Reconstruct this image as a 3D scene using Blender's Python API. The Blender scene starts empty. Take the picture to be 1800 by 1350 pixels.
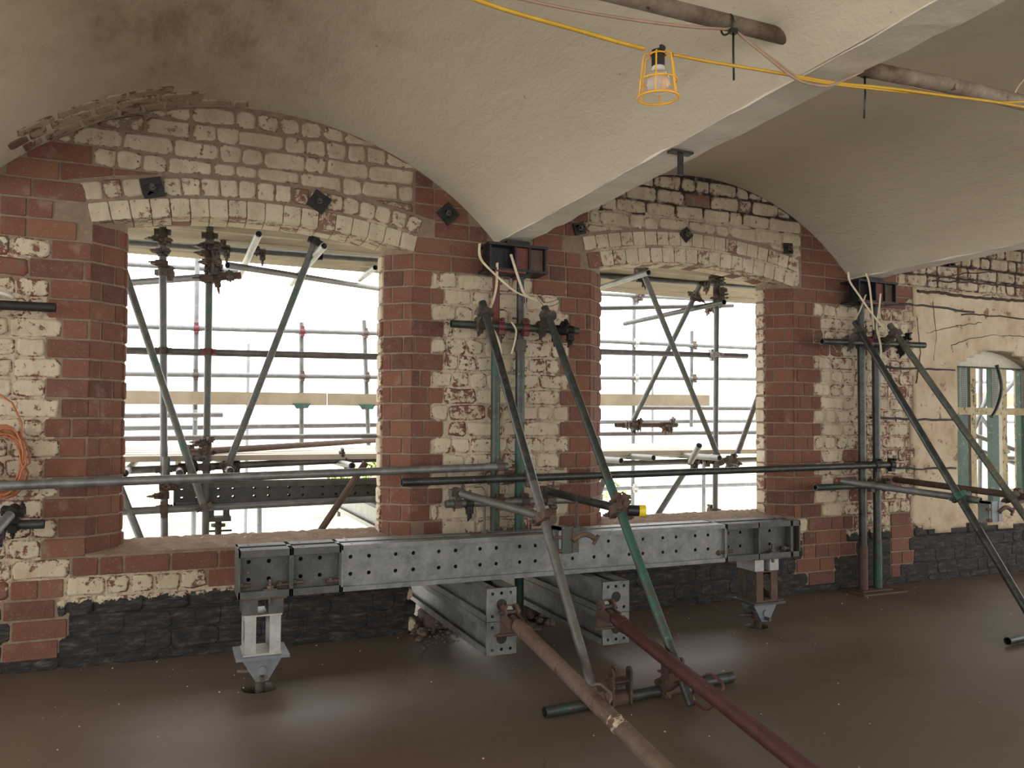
import bpy, bmesh, math, random
from mathutils import Vector, Matrix
from math import sin, cos, pi, sqrt, radians, atan2, atan, hypot
random.seed(7)
SC = bpy.context.scene
COL = SC.collection
V = Vector

# ------------------------------------------------------------------ camera
CAM_D, CAM_H, FPX = 4.85, 1.31, 1400.0
_yaw, _pit, _rol = radians(23.1), atan(45/1400), 0.005
FW = V((sin(_yaw)*cos(_pit), cos(_yaw)*cos(_pit), sin(_pit)))
_R0 = V((cos(_yaw), -sin(_yaw), 0)); _U0 = _R0.cross(FW)
RT = (_R0*cos(_rol)+_U0*sin(_rol)).normalized(); UP = RT.cross(FW)
EYE = V((0, -CAM_D, CAM_H))
cam = bpy.data.cameras.new('camera'); co = bpy.data.objects.new('camera', cam); COL.objects.link(co)
co.matrix_world = Matrix(((RT.x, UP.x, -FW.x, EYE.x), (RT.y, UP.y, -FW.y, EYE.y), (RT.z, UP.z, -FW.z, EYE.z), (0, 0, 0, 1)))
cam.sensor_width = 36; cam.lens = 36*FPX/1800; cam.shift_y = 25/1800; cam.clip_start = .05; cam.clip_end = 400
SC.camera = co

# ------------------------------------------------------------------ daylight
w = bpy.data.worlds.new('world'); SC.world = w; w.use_nodes = True
bg = w.node_tree.nodes['Background']; bg.inputs[0].default_value = (1.0, .995, .985, 1); bg.inputs[1].default_value = 5.8
SC.view_settings.view_transform = 'Standard'; SC.view_settings.look = 'None'
SC.view_settings.gamma = 1; SC.view_settings.use_curve_mapping = False
SC.view_settings.exposure = 0.0
SC.cycles.max_bounces = 10; SC.cycles.diffuse_bounces = 7; SC.cycles.glossy_bounces = 3
SC.cycles.sample_clamp_indirect = 12
def portal(x0, x1, z0, z1, y, face):   # lets Cycles find the daylight in the openings of the walls
    l = bpy.data.lights.new('portal', 'AREA'); l.shape = 'RECTANGLE'; l.size = x1-x0; l.size_y = z1-z0
    l.cycles.is_portal = True
    o = bpy.data.objects.new('window_portal', l); COL.objects.link(o)
    o.location = ((x0+x1)/2, y, (z0+z1)/2) if face in 'NS' else (y, (x0+x1)/2, (z0+z1)/2)
    o.rotation_euler = {'N': (-pi/2, 0, 0), 'S': (pi/2, 0, 0), 'E': (pi/2, 0, pi/2), 'W': (pi/2, 0, -pi/2)}[face]

# ------------------------------------------------------------------ pixel -> point of the place, at a known depth
def ray(u, v): return FW+RT*((u-900)/FPX)-UP*((v-700)/FPX)
def at(u, v, Y):
    d = ray(u, v); return EYE+d*((Y-EYE.y)/d.y)
def onz(u, v, z=0.):
    d = ray(u, v); return EYE+d*((z-EYE.z)/d.z)

# ------------------------------------------------------------------ materials
def newmat(name):
    m = bpy.data.materials.new(name); m.use_nodes = True
    nt = m.node_tree; b = nt.nodes['Principled BSDF']
    return m, nt, b
class N:
    def __init__(s, nt): s.nt = nt
    def add(s, t, **k):
        n = s.nt.nodes.new(t)
        for a, b in k.items(): setattr(n, a, b)
        return n
    def link(s, a, b): s.nt.links.new(a, b)
    def pos(s):
        return s.add('ShaderNodeNewGeometry').outputs['Position']
    def noise(s, vec, scale, detail=4, rough=.6, dist=0):
        n = s.add('ShaderNodeTexNoise'); n.inputs['Scale'].default_value = scale; n.inputs['Detail'].default_value = detail
        n.inputs['Roughness'].default_value = rough; n.inputs['Distortion'].default_value = dist
        s.link(vec, n.inputs['Vector']); return n.outputs['Fac']
    def ramp(s, fac, stops):
        r = s.add('ShaderNodeValToRGB'); e = r.color_ramp.elements
        while len(e) < len(stops): e.new(.5)
        for i, (p, c) in enumerate(stops):
            e[i].position = p; e[i].color = (*c, 1) if len(c) == 3 else c
        s.link(fac, r.inputs[0]); return r.outputs[0]
    def mix(s, f, a, b, mode='MIX'):
        m = s.add('ShaderNodeMix', data_type='RGBA', blend_type=mode)
        for val, i in ((f, 0), (a, 6), (b, 7)):
            if hasattr(val, 'links'): s.link(val, m.inputs[i])
            elif i == 0: m.inputs[0].default_value = val
            else: m.inputs[i].default_value = (*val, 1)
        return m.outputs[2]
    def m(s, op, a, b=0., c=None):
        n = s.add('ShaderNodeMath', operation=op)
        for i, val in enumerate((a, b, c)):
            if val is None: continue
            if hasattr(val, 'links'): s.link(val, n.inputs[i])
            else: n.inputs[i].default_value = val
        return n.outputs[0]
    def step(s, val, lo, hi):
        n = s.add('ShaderNodeMapRange'); n.clamp = True
        s.link(val, n.inputs[0]); n.inputs[1].default_value = lo; n.inputs[2].default_value = hi
        return n.outputs[0]
    def scale(s, vec, sc):
        n = s.add('ShaderNodeMapping'); n.inputs['Scale'].default_value = sc; s.link(vec, n.inputs['Vector']); return n.outputs[0]
    def bump(s, h, strength, dist, b):
        n = s.add('ShaderNodeBump'); n.inputs['Strength'].default_value = strength; n.inputs['Distance'].default_value = dist
        s.link(h, n.inputs['Height']); s.link(n.outputs[0], b.inputs['Normal'])
def sep(n, vec):
    x = n.add('ShaderNodeSeparateXYZ'); n.link(vec, x.inputs[0]); return x.outputs
def rnd_value(n):
    a = n.add('ShaderNodeAttribute', attribute_name='rnd').outputs['Fac']
    o = n.add('ShaderNodeObjectInfo').outputs['Random']
    return n.m('FRACT', n.m('ADD', a, o))

def mat_red():
    m, nt, b = newmat('red_brick'); n = N(nt); p = n.pos(); r = rnd_value(n)
    base = n.ramp(r, [(0, (.085, .033, .022)), (.25, (.13, .046, .028)), (.5, (.17, .062, .036)), (.75, (.12, .046, .032)), (1, (.19, .078, .045))])
    f = n.noise(p, 14, 5, .7)
    c = n.mix(n.step(f, .35, .7), base, n.mix(.4, base, (.19, .105, .075)))
    sp = n.step(n.noise(p, 95, 2, .5), .62, .70)
    c = n.mix(n.m('MULTIPLY', sp, .28), c, (.34, .26, .2))
    sm = n.step(n.noise(p, 7, 3, .6), .60, .74)
    c = n.mix(n.m('MULTIPLY', sm, .32), c, (.34, .26, .2))
    n.link(c, b.inputs['Base Color']); b.inputs['Roughness'].default_value = .9
    n.bump(n.noise(p, 60, 4, .7), .5, .004, b); return m
def tar_mask(n, p):
    s = sep(n, p)
    lim = n.m('ADD', n.m('MULTIPLY', s[0], .018), .352)
    rag = n.m('MULTIPLY', n.m('SUBTRACT', n.noise(p, 11, 5, .75), .5), .16)
    return n.step(n.m('SUBTRACT', n.m('ADD', lim, rag), s[2]), -.002, .004)
def tar_col(n, p):
    f = n.noise(n.scale(p, (3, 3, 12)), 3, 6, .75)
    c = n.ramp(f, [(.2, (.006, .006, .007)), (.48, (.015, .014, .014)), (.56, (.035, .031, .027)), (.72, (.11, .095, .078))])
    return c
def wash_color(n, p, r=None, edge=None):
    """flaking cream limewash over old brick"""
    s = sep(n, p)
    cream = n.ramp(n.noise(p, 3.2, 5, .65), [(.25, (.37, .295, .20)), (.5, (.50, .42, .305)), (.75, (.60, .52, .39))])
    if r is not None: cream = n.mix(n.m('MULTIPLY', r, .22), cream, (.40, .34, .25))
    dirt = n.step(n.noise(n.scale(p, (9, 9, 4)), 1.2, 6, .8), .52, .78)
    cream = n.mix(n.m('MULTIPLY', dirt, .5), cream, (.22, .16, .105))
    under = n.ramp(n.noise(p, 9, 4, .6), [(.3, (.10, .036, .024)), (.5, (.17, .062, .038)), (.62, (.13, .09, .065)), (.8, (.2, .14, .10))])
    # the far pier and the lowest courses have lost more of their paint
    worn = n.m('ADD', n.m('MULTIPLY', n.step(s[0], 4.7, 5.3), .045), n.m('MULTIPLY', n.m('SUBTRACT', 1., n.step(s[0], -.75, -.5)), .06))
    low = n.m('MULTIPLY', n.m('SUBTRACT', 1., n.step(s[2], .4, .9)), .02)
    mid = n.m('MULTIPLY', n.m('SUBTRACT', n.noise(p, 1.6, 2, .5), .5), .28)
    k = n.noise(p, 17, 7, .78)
    k = n.m('ADD', n.m('ADD', k, n.m('ADD', worn, low)), mid)
    if r is not None: k = n.m('ADD', k, n.m('MULTIPLY', n.m('POWER', r, 9.), .17))
    if edge is not None: k = n.m('ADD', k, edge)
    bare = n.step(k, .595, .615)
    c = n.mix(bare, cream, under)
    # brown run-down stains, strongest on the far pier
    stv = n.step(n.noise(n.scale(p, (13, 13, 1.6)), 1.0, 6, .75), .50, .70)
    amt = n.m('ADD', n.m('MULTIPLY', n.step(s[0], 4.6, 5.4), .45), .22)
    c = n.mix(n.m('MULTIPLY', stv, amt), c, (.20, .12, .07))
    grime_shade = n.m('MULTIPLY', n.step(s[2], 2.3, 2.75), n.step(n.noise(p, 5, 5, .75), .30, .62))  # grime plus shade painted into the limewash high up under the vault
    c = n.mix(n.m('MULTIPLY', grime_shade, .45), c, (.23, .185, .12))
    holes = n.step(n.noise(p, 55, 3, .6), .68, .72)
    c = n.mix(holes, c, (.05, .03, .02))
    return c, bare
def mat_wash():
    m, nt, b = newmat('limewashed_brick'); n = N(nt); p = n.pos(); r = rnd_value(n)
    eg = n.add('ShaderNodeAttribute', attribute_name='edge').outputs['Fac']
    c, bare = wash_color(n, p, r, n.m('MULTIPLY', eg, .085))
    t = tar_mask(n, p)
    c = n.mix(t, c, tar_col(n, p))
    n.link(c, b.inputs['Base Color']); b.inputs['Roughness'].default_value = .85
    h = n.m('ADD', n.m('MULTIPLY', bare, -.6), n.noise(p, 35, 6, .75))
    n.bump(h, .55, .006, b); return m
def mat_mortar():
    m, nt, b = newmat('wall_mortar'); n = N(nt); p = n.pos()
    at_ = n.add('ShaderNodeAttribute', attribute_name='zone'); s = n.add('ShaderNodeSeparateColor'); n.link(at_.outputs['Color'], s.inputs[0])
    tan = n.ramp(n.noise(p, 20, 4, .7), [(.3, (.16, .113, .076)), (.7, (.25, .185, .128))])
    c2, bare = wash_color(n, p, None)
    cr = n.step(n.noise(p, 13, 5, .75), .50, .60)
    c2 = n.mix(n.m('MULTIPLY', cr, .6), n.mix(.25, c2, (.3, .23, .16)), (.13, .08, .055))
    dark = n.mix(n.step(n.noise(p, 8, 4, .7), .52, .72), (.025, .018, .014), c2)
    jit = n.m('MULTIPLY', n.m('SUBTRACT', n.noise(p, 25, 3, .6), .5), .5)
    wp = n.step(n.m('ADD', s.outputs[0], jit), .45, .55)
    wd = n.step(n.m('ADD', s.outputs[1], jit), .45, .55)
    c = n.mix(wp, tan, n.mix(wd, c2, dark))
    t = n.m('MULTIPLY', tar_mask(n, p), wp)
    c = n.mix(t, c, tar_col(n, p))
    n.link(c, b.inputs['Base Color']); b.inputs['Roughness'].default_value = .95
    n.bump(n.noise(p, 50, 5, .75), .6, .006, b); return m
def simple(name, c1, c2=None, sc=8, rough=.7, metal=0., bump=.3, bd=.002, speck=None, detail=5, lo=.35, hi=.65):
    m, nt, b = newmat(name); n = N(nt)
    tc = n.add('ShaderNodeNewGeometry').outputs['Position']
    if c2 is None: c2 = tuple(x*.7 for x in c1)
    c = n.ramp(n.noise(tc, sc, detail, .7), [(lo, c1), (hi, c2)])
    if speck:
        col, thr, s2 = speck
        c = n.mix(n.step(n.noise(tc, s2, 5, .75), thr, thr+.04), c, col)
    n.link(c, b.inputs['Base Color']); b.inputs['Roughness'].default_value = rough; b.inputs['Metallic'].default_value = metal
    if bump: n.bump(n.noise(tc, sc*5, 4, .7), bump, bd, b)
    return m
def mat_vault():
    m, nt, b = newmat('vault_plaster'); n = N(nt); p = n.pos(); s = sep(n, p)
    c = n.ramp(n.noise(n.scale(p, (1, .35, 1)), 1.1, 5, .6), [(.3, (.50, .44, .335)), (.7, (.60, .535, .41))])
    # damp brown stain on the crown of the nearest bay
    def blob(cx, cy, rx, ry):
        dx = n.m('DIVIDE', n.m('SUBTRACT', s[0], cx), rx); dy = n.m('DIVIDE', n.m('SUBTRACT', s[1], cy), ry)
        d = n.m('SQRT', n.m('ADD', n.m('MULTIPLY', dx, dx), n.m('MULTIPLY', dy, dy)))
        return n.m('SUBTRACT', 1., n.step(n.m('ADD', d, n.m('MULTIPLY', n.m('SUBTRACT', n.noise(p, 3.5, 5, .7), .5), 1.6)), .25, 1.15))
    st = n.m('MAXIMUM', blob(.15, -1.0, .75, .95), blob(.2, -2.3, .35, 1.1))
    st = n.m('MULTIPLY', st, n.step(n.noise(n.scale(p, (7, 2.2, 5)), 1, 5, .8), .25, .75))
    c = n.mix(n.m('MULTIPLY', st, .85), c, (.20, .125, .06))
    gr = n.step(n.noise(n.scale(p, (.7, 1.1, 1)), 1.3, 3, .5), .5, .75)
    c = n.mix(n.m('MULTIPLY', gr, .35), c, (.50, .48, .37))
    sp = n.step(n.noise(p, 26, 3, .6), .72, .76)
    c = n.mix(n.m('MULTIPLY', sp, .6), c, (.14, .11, .08))
    n.link(c, b.inputs['Base Color']); b.inputs['Roughness'].default_value = .9
    h = n.m('ADD', n.noise(n.scale(p, (3, 1.2, 3)), 2.5, 6, .6), n.m('MULTIPLY', n.noise(p, 45, 3, .6), .15))
    n.bump(h, .5, .03, b); return m
def mat_floor():
    m, nt, b = newmat('floor_screed'); n = N(nt); p = n.pos()
    c = n.ramp(n.noise(p, .9, 5, .6), [(.3, (.098, .066, .042)), (.5, (.128, .092, .064)), (.7, (.135, .104, .082))])
    c = n.mix(n.m('MULTIPLY', n.step(n.noise(p, 9, 6, .75), .5, .75), .2), c, (.21, .165, .13))
    v = n.add('ShaderNodeTexVoronoi', feature='DISTANCE_TO_EDGE'); v.inputs['Scale'].default_value = .42
    wob = n.add('ShaderNodeVectorMath', operation='ADD')
    nz = n.add('ShaderNodeTexNoise'); nz.inputs['Scale'].default_value = 3; n.link(p, nz.inputs['Vector'])
    sc = n.add('ShaderNodeVectorMath', operation='SCALE'); n.link(nz.outputs['Color'], sc.inputs[0]); sc.inputs['Scale'].default_value = .22
    n.link(p, wob.inputs[0]); n.link(sc.outputs[0], wob.inputs[1]); n.link(wob.outputs[0], v.inputs['Vector'])
    crack = n.m('MULTIPLY', n.m('SUBTRACT', 1., n.step(v.outputs['Distance'], .0, .0025)), n.step(n.noise(p, 1.1, 2, .5), .5, .56))
    c = n.mix(n.m('MULTIPLY', crack, .55), c, (.05, .035, .025))
    sp = n.step(n.noise(p, 70, 2, .5), .745, .77)
    c = n.mix(n.m('MULTIPLY', sp, .6), c, (.4, .35, .28))
    n.link(c, b.inputs['Base Color']); b.inputs['Roughness'].default_value = .5
    b.inputs['Specular IOR Level'].default_value = .35
    n.bump(n.noise(p, 30, 5, .7), .15, .004, b); return m
def mat_steel(name, c1, c2, rough, metal, patch=None):
    m, nt, b = newmat(name); n = N(nt); p = n.pos()
    f = n.noise(p, 11, 6, .75)
    c = n.ramp(f, [(.3, c1), (.7, c2)])
    if patch:
        col, thr = patch
        c = n.mix(n.step(n.noise(p, 6, 6, .75), thr, thr+.05), c, col)
    sp = n.step(n.noise(p, 75, 3, .6), .66, .72)
    c = n.mix(n.m('MULTIPLY', sp, .5), c, (.35, .34, .30))
    n.link(c, b.inputs['Base Color']); b.inputs['Metallic'].default_value = metal
    n.link(n.m('ADD', n.m('MULTIPLY', f, .35), rough-.15), b.inputs['Roughness'])
    n.bump(n.noise(p, 90, 3, .6), .25, .001, b); return m
def mat_grass():
    m, nt, b = newmat('grass'); n = N(nt); p = n.pos()
    c = n.ramp(n.noise(p, .35, 6, .8), [(.32, (.12, .18, .03)), (.42, (.32, .34, .18)), (.55, (.5, .48, .38))])
    n.link(c, b.inputs['Base Color']); b.inputs['Roughness'].default_value = 1; return m

M = dict(
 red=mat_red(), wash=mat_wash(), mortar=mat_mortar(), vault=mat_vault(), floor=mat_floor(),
 beam=simple('beam_limewash', (.70, .64, .54), (.54, .48, .39), 3, .9, bump=.5, bd=.012, speck=((.15, .12, .09), .70, 12)),
 plain=simple('limewashed_wall', (.46, .40, .31), (.36, .31, .235), 2, .95),
 plaster=simple('old_plaster', (.58, .49, .36), (.38, .28, .18), 2.2, .9, bump=.4, bd=.005, speck=((.22, .12, .065), .59, 7), detail=7),
 crack=simple('crack_dirt', (.07, .045, .03), (.03, .02, .014), 20, .95),
 sill=simple('sill_mortar', (.30, .22, .155), (.20, .135, .09), 14, .95, bump=1, bd=.01, speck=((.55, .48, .38), .62, 18)),
 tar=simple('tar', (.010, .010, .011), (.03, .027, .024), 6, .8),
 galv=mat_steel('galvanised_steel', (.10, .104, .10), (.26, .262, .25), .48, .55),
 tube=mat_steel('weathered_tube', (.022, .024, .023), (.09, .092, .085), .40, .6),
 tube_lt=mat_steel('pale_tube', (.15, .15, .145), (.29, .285, .27), .45, .35),
 tube_far=mat_steel('outdoor_pale_tube', (.09, .095, .10), (.19, .195, .20), .45, .35),
 tube_out=mat_steel('brightened_outdoor_tube', (.07, .073, .07), (.17, .17, .16), .45, .35),  # copy of the weathered tube, outdoor haze and brightness put into its colour
 tube_grout=mat_steel('brightened_tube_with_green_paint', (.06, .068, .063), (.15, .15, .135), .5, .3, ((.04, .13, .10), .57)),  # green worn tube, likewise brightened in its colour for outdoors
 tube_mid=mat_steel('grey_brown_tube', (.07, .065, .056), (.155, .147, .128), .5, .3),
 tube_gr=mat_steel('green_worn_tube', (.022, .028, .025), (.08, .088, .077), .45, .45, ((.025, .085, .065), .60)),
 green=mat_steel('green_paint', (.018, .062, .046), (.035, .115, .085), .55, .1, ((.055, .052, .04), .50)),
 yellowed=mat_steel('tube_with_yellow_paint', (.06, .065, .055), (.16, .16, .13), .5, .4, ((.24, .19, .03), .56)),
 rust=mat_steel('rusty_steel', (.06, .036, .026), (.14, .088, .062), .75, .2),
 rust2=mat_steel('brown_rusty_prop', (.085, .055, .038), (.17, .12, .085), .75, .15, ((.07, .04, .028), .6)),
 maroon=mat_steel('maroon_prop', (.05, .016, .014), (.10, .032, .027), .6, .15, ((.07, .05, .04), .62)),
 coup=mat_steel('coupler_steel', (.05, .042, .036), (.14, .11, .09), .6, .4),
 coup_red=simple('red_coupler', (.17, .035, .035), (.08, .03, .028), 20, .5, .2),
 black=simple('black_iron', (.012, .012, .012), (.03, .026, .022), 18, .6, .3),
 padblk=simple('black_painted_steel', (.010, .010, .012), (.022, .020, .020), 8, .45, .2),
 padred=simple('red_oxide_steel', (.16, .035, .025), (.10, .03, .02), 16, .6, .1),
 cream=simple('cream_webbing', (.62, .54, .38), (.5, .42, .28), 20, .8, bump=0),
 yellow=simple('yellow_cable', (.60, .36, .03), (.50, .28, .02), 20, .55, bump=0),
 ycage=simple('yellow_plastic_cage', (.85, .42, .02), (.75, .34, .02), 20, .45, bump=0),
 ycap=simple('yellow_plastic_cap', (.80, .62, .02), (.7, .5, .02), 20, .4, bump=0),
 pink=simple('pinkish_cable', (.40, .24, .17), (.30, .2, .14), 20, .6, bump=0),
 orange=simple('orange_cable', (.42, .15, .06), (.32, .10, .04), 20, .55, bump=0),
 blackpl=simple('black_plastic', (.01, .01, .01), (.015, .015, .015), 9, .4, bump=0),
 conduit=simple('dirty_iron_pipe', (.13, .085, .05), (.30, .25, .19), 9, .75, .1, speck=((.06, .03, .015), .62, 16)),
 board=simple('scaffold_board', (.27, .225, .155), (.20, .165, .11), 4, .85, bump=.2),
 boardlt=simple('pale_scaffold_board', (.55, .50, .42), (.44, .38, .30), 4, .8, bump=.2),
 rubble=simple('rubble_stone', (.16, .11, .08), (.09, .06, .045), 25, .95, bump=.8, bd=.004),
 hole=simple('dark_earth', (.02, .016, .012), (.03, .02, .015), 10, .95),
 wood_cr=simple('peeling_cream_paint', (.50, .42, .24), (.36, .28, .14), 9, .7, speck=((.06, .04, .025), .58, 14)),
 wood_wh=simple('grubby_white_paint', (.62, .58, .48), (.5, .46, .36), 9, .7, speck=((.10, .06, .04), .66, 20)),
 wood_gr=simple('green_painted_timber', (.035, .075, .058), (.06, .12, .09), 7, .6, speck=((.2, .2, .16), .6, 22)),
 dkwood=simple('dark_timber', (.03, .024, .018), (.07, .055, .04), 10, .8),
 roof=simple('terracotta_roof', (.55, .22, .10), (.42, .16, .08), 2, .9),
 farbrick=simple('far_brickwork', (.50, .18, .12), (.42, .14, .09), 3, .9),
 white=simple('white_plastic', (.55, .53, .48), (.5, .48, .42), 9, .5, bump=0),
 steelgrey=simple('grey_painted_steel', (.13, .14, .155), (.19, .205, .22), 9, .5, .3),
 silver=mat_steel('silver_grey_steel', (.26, .26, .25), (.46, .46, .43), .5, .25),
 grass=mat_grass())
_g, _nt, _b = newmat('bulb_glass')
_b.inputs['Base Color'].default_value = (.95, .9, .85, 1); _b.inputs['Roughness'].default_value = .08
_b.inputs['Transmission Weight'].default_value = .85; _b.inputs['IOR'].default_value = 1.2
M['glass'] = _g

# ------------------------------------------------------------------ mesh helpers
def basis(d):
    d = V(d).normalized(); a = V((0, 0, 1)) if abs(d.z) < .9 else V((1, 0, 0))
    x = d.cross(a).normalized(); return x, x.cross(d).normalized(), d
class MB:
    def __init__(s): s.v = []; s.f = []; s.sm = []; s.rnd = []; s.cur = 0.; s.edge = {}
    def face(s, idx, smooth=False): s.f.append(idx); s.sm.append(smooth)
    def vs(s, pts):
        i = len(s.v); s.v += [V(p) for p in pts]; s.rnd += [s.cur]*len(pts); return i
    def box(s, lo, hi):
        x0, y0, z0 = lo; x1, y1, z1 = hi
        i = s.vs([(x0, y0, z0), (x1, y0, z0), (x1, y1, z0), (x0, y1, z0), (x0, y0, z1), (x1, y0, z1), (x1, y1, z1), (x0, y1, z1)])
        for q in ((0, 3, 2, 1), (4, 5, 6, 7), (0, 1, 5, 4), (1, 2, 6, 5), (2, 3, 7, 6), (3, 0, 4, 7)): s.face([i+k for k in q])
        return s
    def obox(s, c, ax, ay, az, sx, sy, sz):
        """oriented box, half sizes along three axes"""
        c = V(c); p = []
        for kz in (-1, 1):
            for kx, ky in ((-1, -1), (1, -1), (1, 1), (-1, 1)): p.append(c+ax*kx*sx+ay*ky*sy+az*kz*sz)
        i = s.vs(p)
        for q in ((0, 3, 2, 1), (4, 5, 6, 7), (0, 1, 5, 4), (1, 2, 6, 5), (2, 3, 7, 6), (3, 0, 4, 7)): s.face([i+k for k in q])
        return s
    def beam(s, a, b, wd, h, up=(0, 0, 1)):
        a, b = V(a), V(b); d = (b-a); L = d.length; d.normalize(); u = V(up); x = d.cross(u).normalized(); u = x.cross(d)
        return s.obox((a+b)/2, d, x, u, L/2, wd/2, h/2)
    def cyl(s, a, b, r, n=12, r2=None, caps=True, smooth=True):
        a, b = V(a), V(b); x, y, d = basis(b-a); r2 = r if r2 is None else r2
        i = s.vs([a+(x*cos(2*pi*k/n)+y*sin(2*pi*k/n))*r for k in range(n)]+[b+(x*cos(2*pi*k/n)+y*sin(2*pi*k/n))*r2 for k in range(n)])
        for k in range(n): s.face([i+k, i+(k+1) % n, i+n+(k+1) % n, i+n+k][::-1], smooth)
        if caps:
            j = s.vs([s.v[i+k] for k in range(2*n)]); s.face([j+k for k in range(n)]); s.face([j+n+k for k in range(n)][::-1])
        return s
    def tube(s, a, b, r, n=14, t=.004):
        a, b = V(a), V(b); s.cyl(a, b, r, n, caps=False)
        x, y, d = basis(b-a); ri = r-t
        for c, e in ((a, b), (b, a)):
            inn = c+(e-c).normalized()*min(.12, (e-c).length*.4)
            i = s.vs([c+(x*cos(2*pi*k/n)+y*sin(2*pi*k/n))*r for k in range(n)]+[c+(x*cos(2*pi*k/n)+y*sin(2*pi*k/n))*ri for k in range(n)]+[inn+(x*cos(2*pi*k/n)+y*sin(2*pi*k/n))*ri for k in range(n)])
            for k in range(n):
                k2 = (k+1) % n
                s.face([i+k, i+k2, i+n+k2, i+n+k]); s.face([i+n+k, i+n+k2, i+2*n+k2, i+2*n+k])
            s.face([i+2*n+k for k in range(n)])
        return s
    def path(s, pts, r, n=8, closed=False):
        pts = [V(p) for p in pts]; m = len(pts); i = len(s.v); up = None
        for j, p in enumerate(pts):
            q0 = pts[(j-1) % m] if (closed or j > 0) else p; q1 = pts[(j+1) % m] if (closed or j < m-1) else p
            d = (q1-q0).normalized()
            if up is None: up = basis(d)[1]
            x = d.cross(up).normalized(); up = x.cross(d).normalized()
            s.vs([p+(x*cos(2*pi*k/n)+up*sin(2*pi*k/n))*r for k in range(n)])
        for j in range(m if closed else m-1):
            a = i+j*n; b_ = i+((j+1) % m)*n
            for k in range(n): s.face([a+k, a+(k+1) % n, b_+(k+1) % n, b_+k], True)
        if not closed: s.face([i+k for k in range(n)][::-1]); s.face([i+(m-1)*n+k for k in range(n)])
        return s
    def ribbon(s, pts, wd, side, th=.0015):
        side = V(side).normalized()*wd/2
        for a, b in zip(pts, pts[1:]):
            a, b = V(a), V(b); nrm = (b-a).cross(side).normalized()*th
            i = s.vs([a-side-nrm, a+side-nrm, b+side-nrm, b-side-nrm, a-side+nrm, a+side+nrm, b+side+nrm, b-side+nrm])
            for q in ((0, 3, 2, 1), (4, 5, 6, 7), (0, 1, 5, 4), (1, 2, 6, 5), (2, 3, 7, 6), (3, 0, 4, 7)): s.face([i+k for k in q])
        return s
    def prism(s, poly, fn, d0, d1, inset=0., chamf=0.):
        """poly in 2D, fn(a, b, depth) -> point; d0 back, d1 front; the front edge is chamfered"""
        n = len(poly); cx = sum(p[0] for p in poly)/n; cz = sum(p[1] for p in poly)/n
        def ins(p):
            if inset <= 0: return p
            dx, dz = p[0]-cx, p[1]-cz
            return (cx+dx*(1-min(.45, inset/max(abs(dx), 1e-3))) if abs(dx) > inset else p[0]*.7+cx*.3, cz+dz*(1-min(.45, inset/max(abs(dz), 1e-3))) if abs(dz) > inset else p[1]*.7+cz*.3)
        i = s.vs([fn(p[0], p[1], d0) for p in poly]+[fn(p[0], p[1], d1*(1-chamf)+d0*chamf) for p in poly]+([fn(*ins(p), d1) for p in poly] if inset else []))
        lay = 2 if inset else 1
        if inset:
            for k in range(2*n): s.edge[i+k] = 1.
        for l in range(lay):
            for k in range(n):
                k2 = (k+1) % n; a = i+l*n
                s.face([a+k, a+k2, a+n+k2, a+n+k], l == 1)
        s.face([i+lay*n+k for k in range(n)]); s.face([i+k for k in range(n)][::-1])
        return s
    def build(s, name, mat, parent=None, loc=None, kind=None, label=None, cat=None, group=None, fixn=True):
        if loc is None:
            loc = V((0, 0, 0))
            if parent is None and s.v:
                xs = [p.x for p in s.v]; ys = [p.y for p in s.v]; zs = [p.z for p in s.v]
                loc = V(((min(xs)+max(xs))/2, (min(ys)+max(ys))/2, min(zs)))
        base = world_loc(parent)+V(loc) if parent else V(loc)
        me = bpy.data.meshes.new(name)
        me.from_pydata([tuple(p-base) for p in s.v], [], s.f)
        me.polygons.foreach_set('use_smooth', s.sm)
        a = me.attributes.new('rnd', 'FLOAT', 'POINT'); a.data.foreach_set('value', s.rnd)
        if s.edge:
            a = me.attributes.new('edge', 'FLOAT', 'POINT'); a.data.foreach_set('value', [s.edge.get(k, 0.) for k in range(len(s.v))])
        if fixn:
            bm = bmesh.new(); bm.from_mesh(me); bmesh.ops.recalc_face_normals(bm, faces=bm.faces); bm.to_mesh(me); bm.free()
        me.materials.append(M[mat] if isinstance(mat, str) else mat)
        o = bpy.data.objects.new(name, me); COL.objects.link(o); o.location = loc
        if parent: o.parent = parent
        return tag(o, label, cat, group, kind)
def world_loc(o):
    l = V((0, 0, 0))
    while o: l += o.location; o = o.parent
    return l
def tag(o, label=None, cat=None, group=None, kind=None):
    for k, val in (('label', label), ('category', cat), ('group', group), ('kind', kind)):
        if val: o[k] = val
    return o
def thing(name, loc, label=None, cat=None, group=None, kind=None):
    o = bpy.data.objects.new(name, None); o.empty_display_size = .1; COL.objects.link(o); o.location = loc
    return tag(o, label, cat, group, kind)

# ================================================================== SETTING
WT = .235                      # thickness of the window wall
WX0, WX1 = -4.25, 11.35; YB = -7.6
CRS, Z0 = .106, .586           # brick course and the level of the sill course
VR, VRISE, VH = 1.976, .65, 1.465
SPR = 2.50                     # springing of the vaults
BAY = 3.10; BX = 2.03          # beam pitch and centre line of the beam between the two big windows
BEAMS = [BX+BAY*k for k in range(-2, 4)]
def vault_z(x):
    k = math.floor((x-BX)/BAY); c = BX+BAY*k+BAY/2; dx = abs(x-c)
    if dx >= VH: return SPR
    return SPR+VRISE-(VR-sqrt(VR*VR-dx*dx))
WIN = [('window_1', .484), ('window_2', 3.552)]
AR = 3.965                     # radius of the window arches
SILL = .597
def arch_z(dx): return 2.497-(AR-sqrt(AR*AR-dx*dx))
ARC_C = 2.497-AR               # height of the centre of the arch circle
W3L, W3R, W3Z0, W3Z1 = 6.262, 7.35, .50, 1.83
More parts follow.
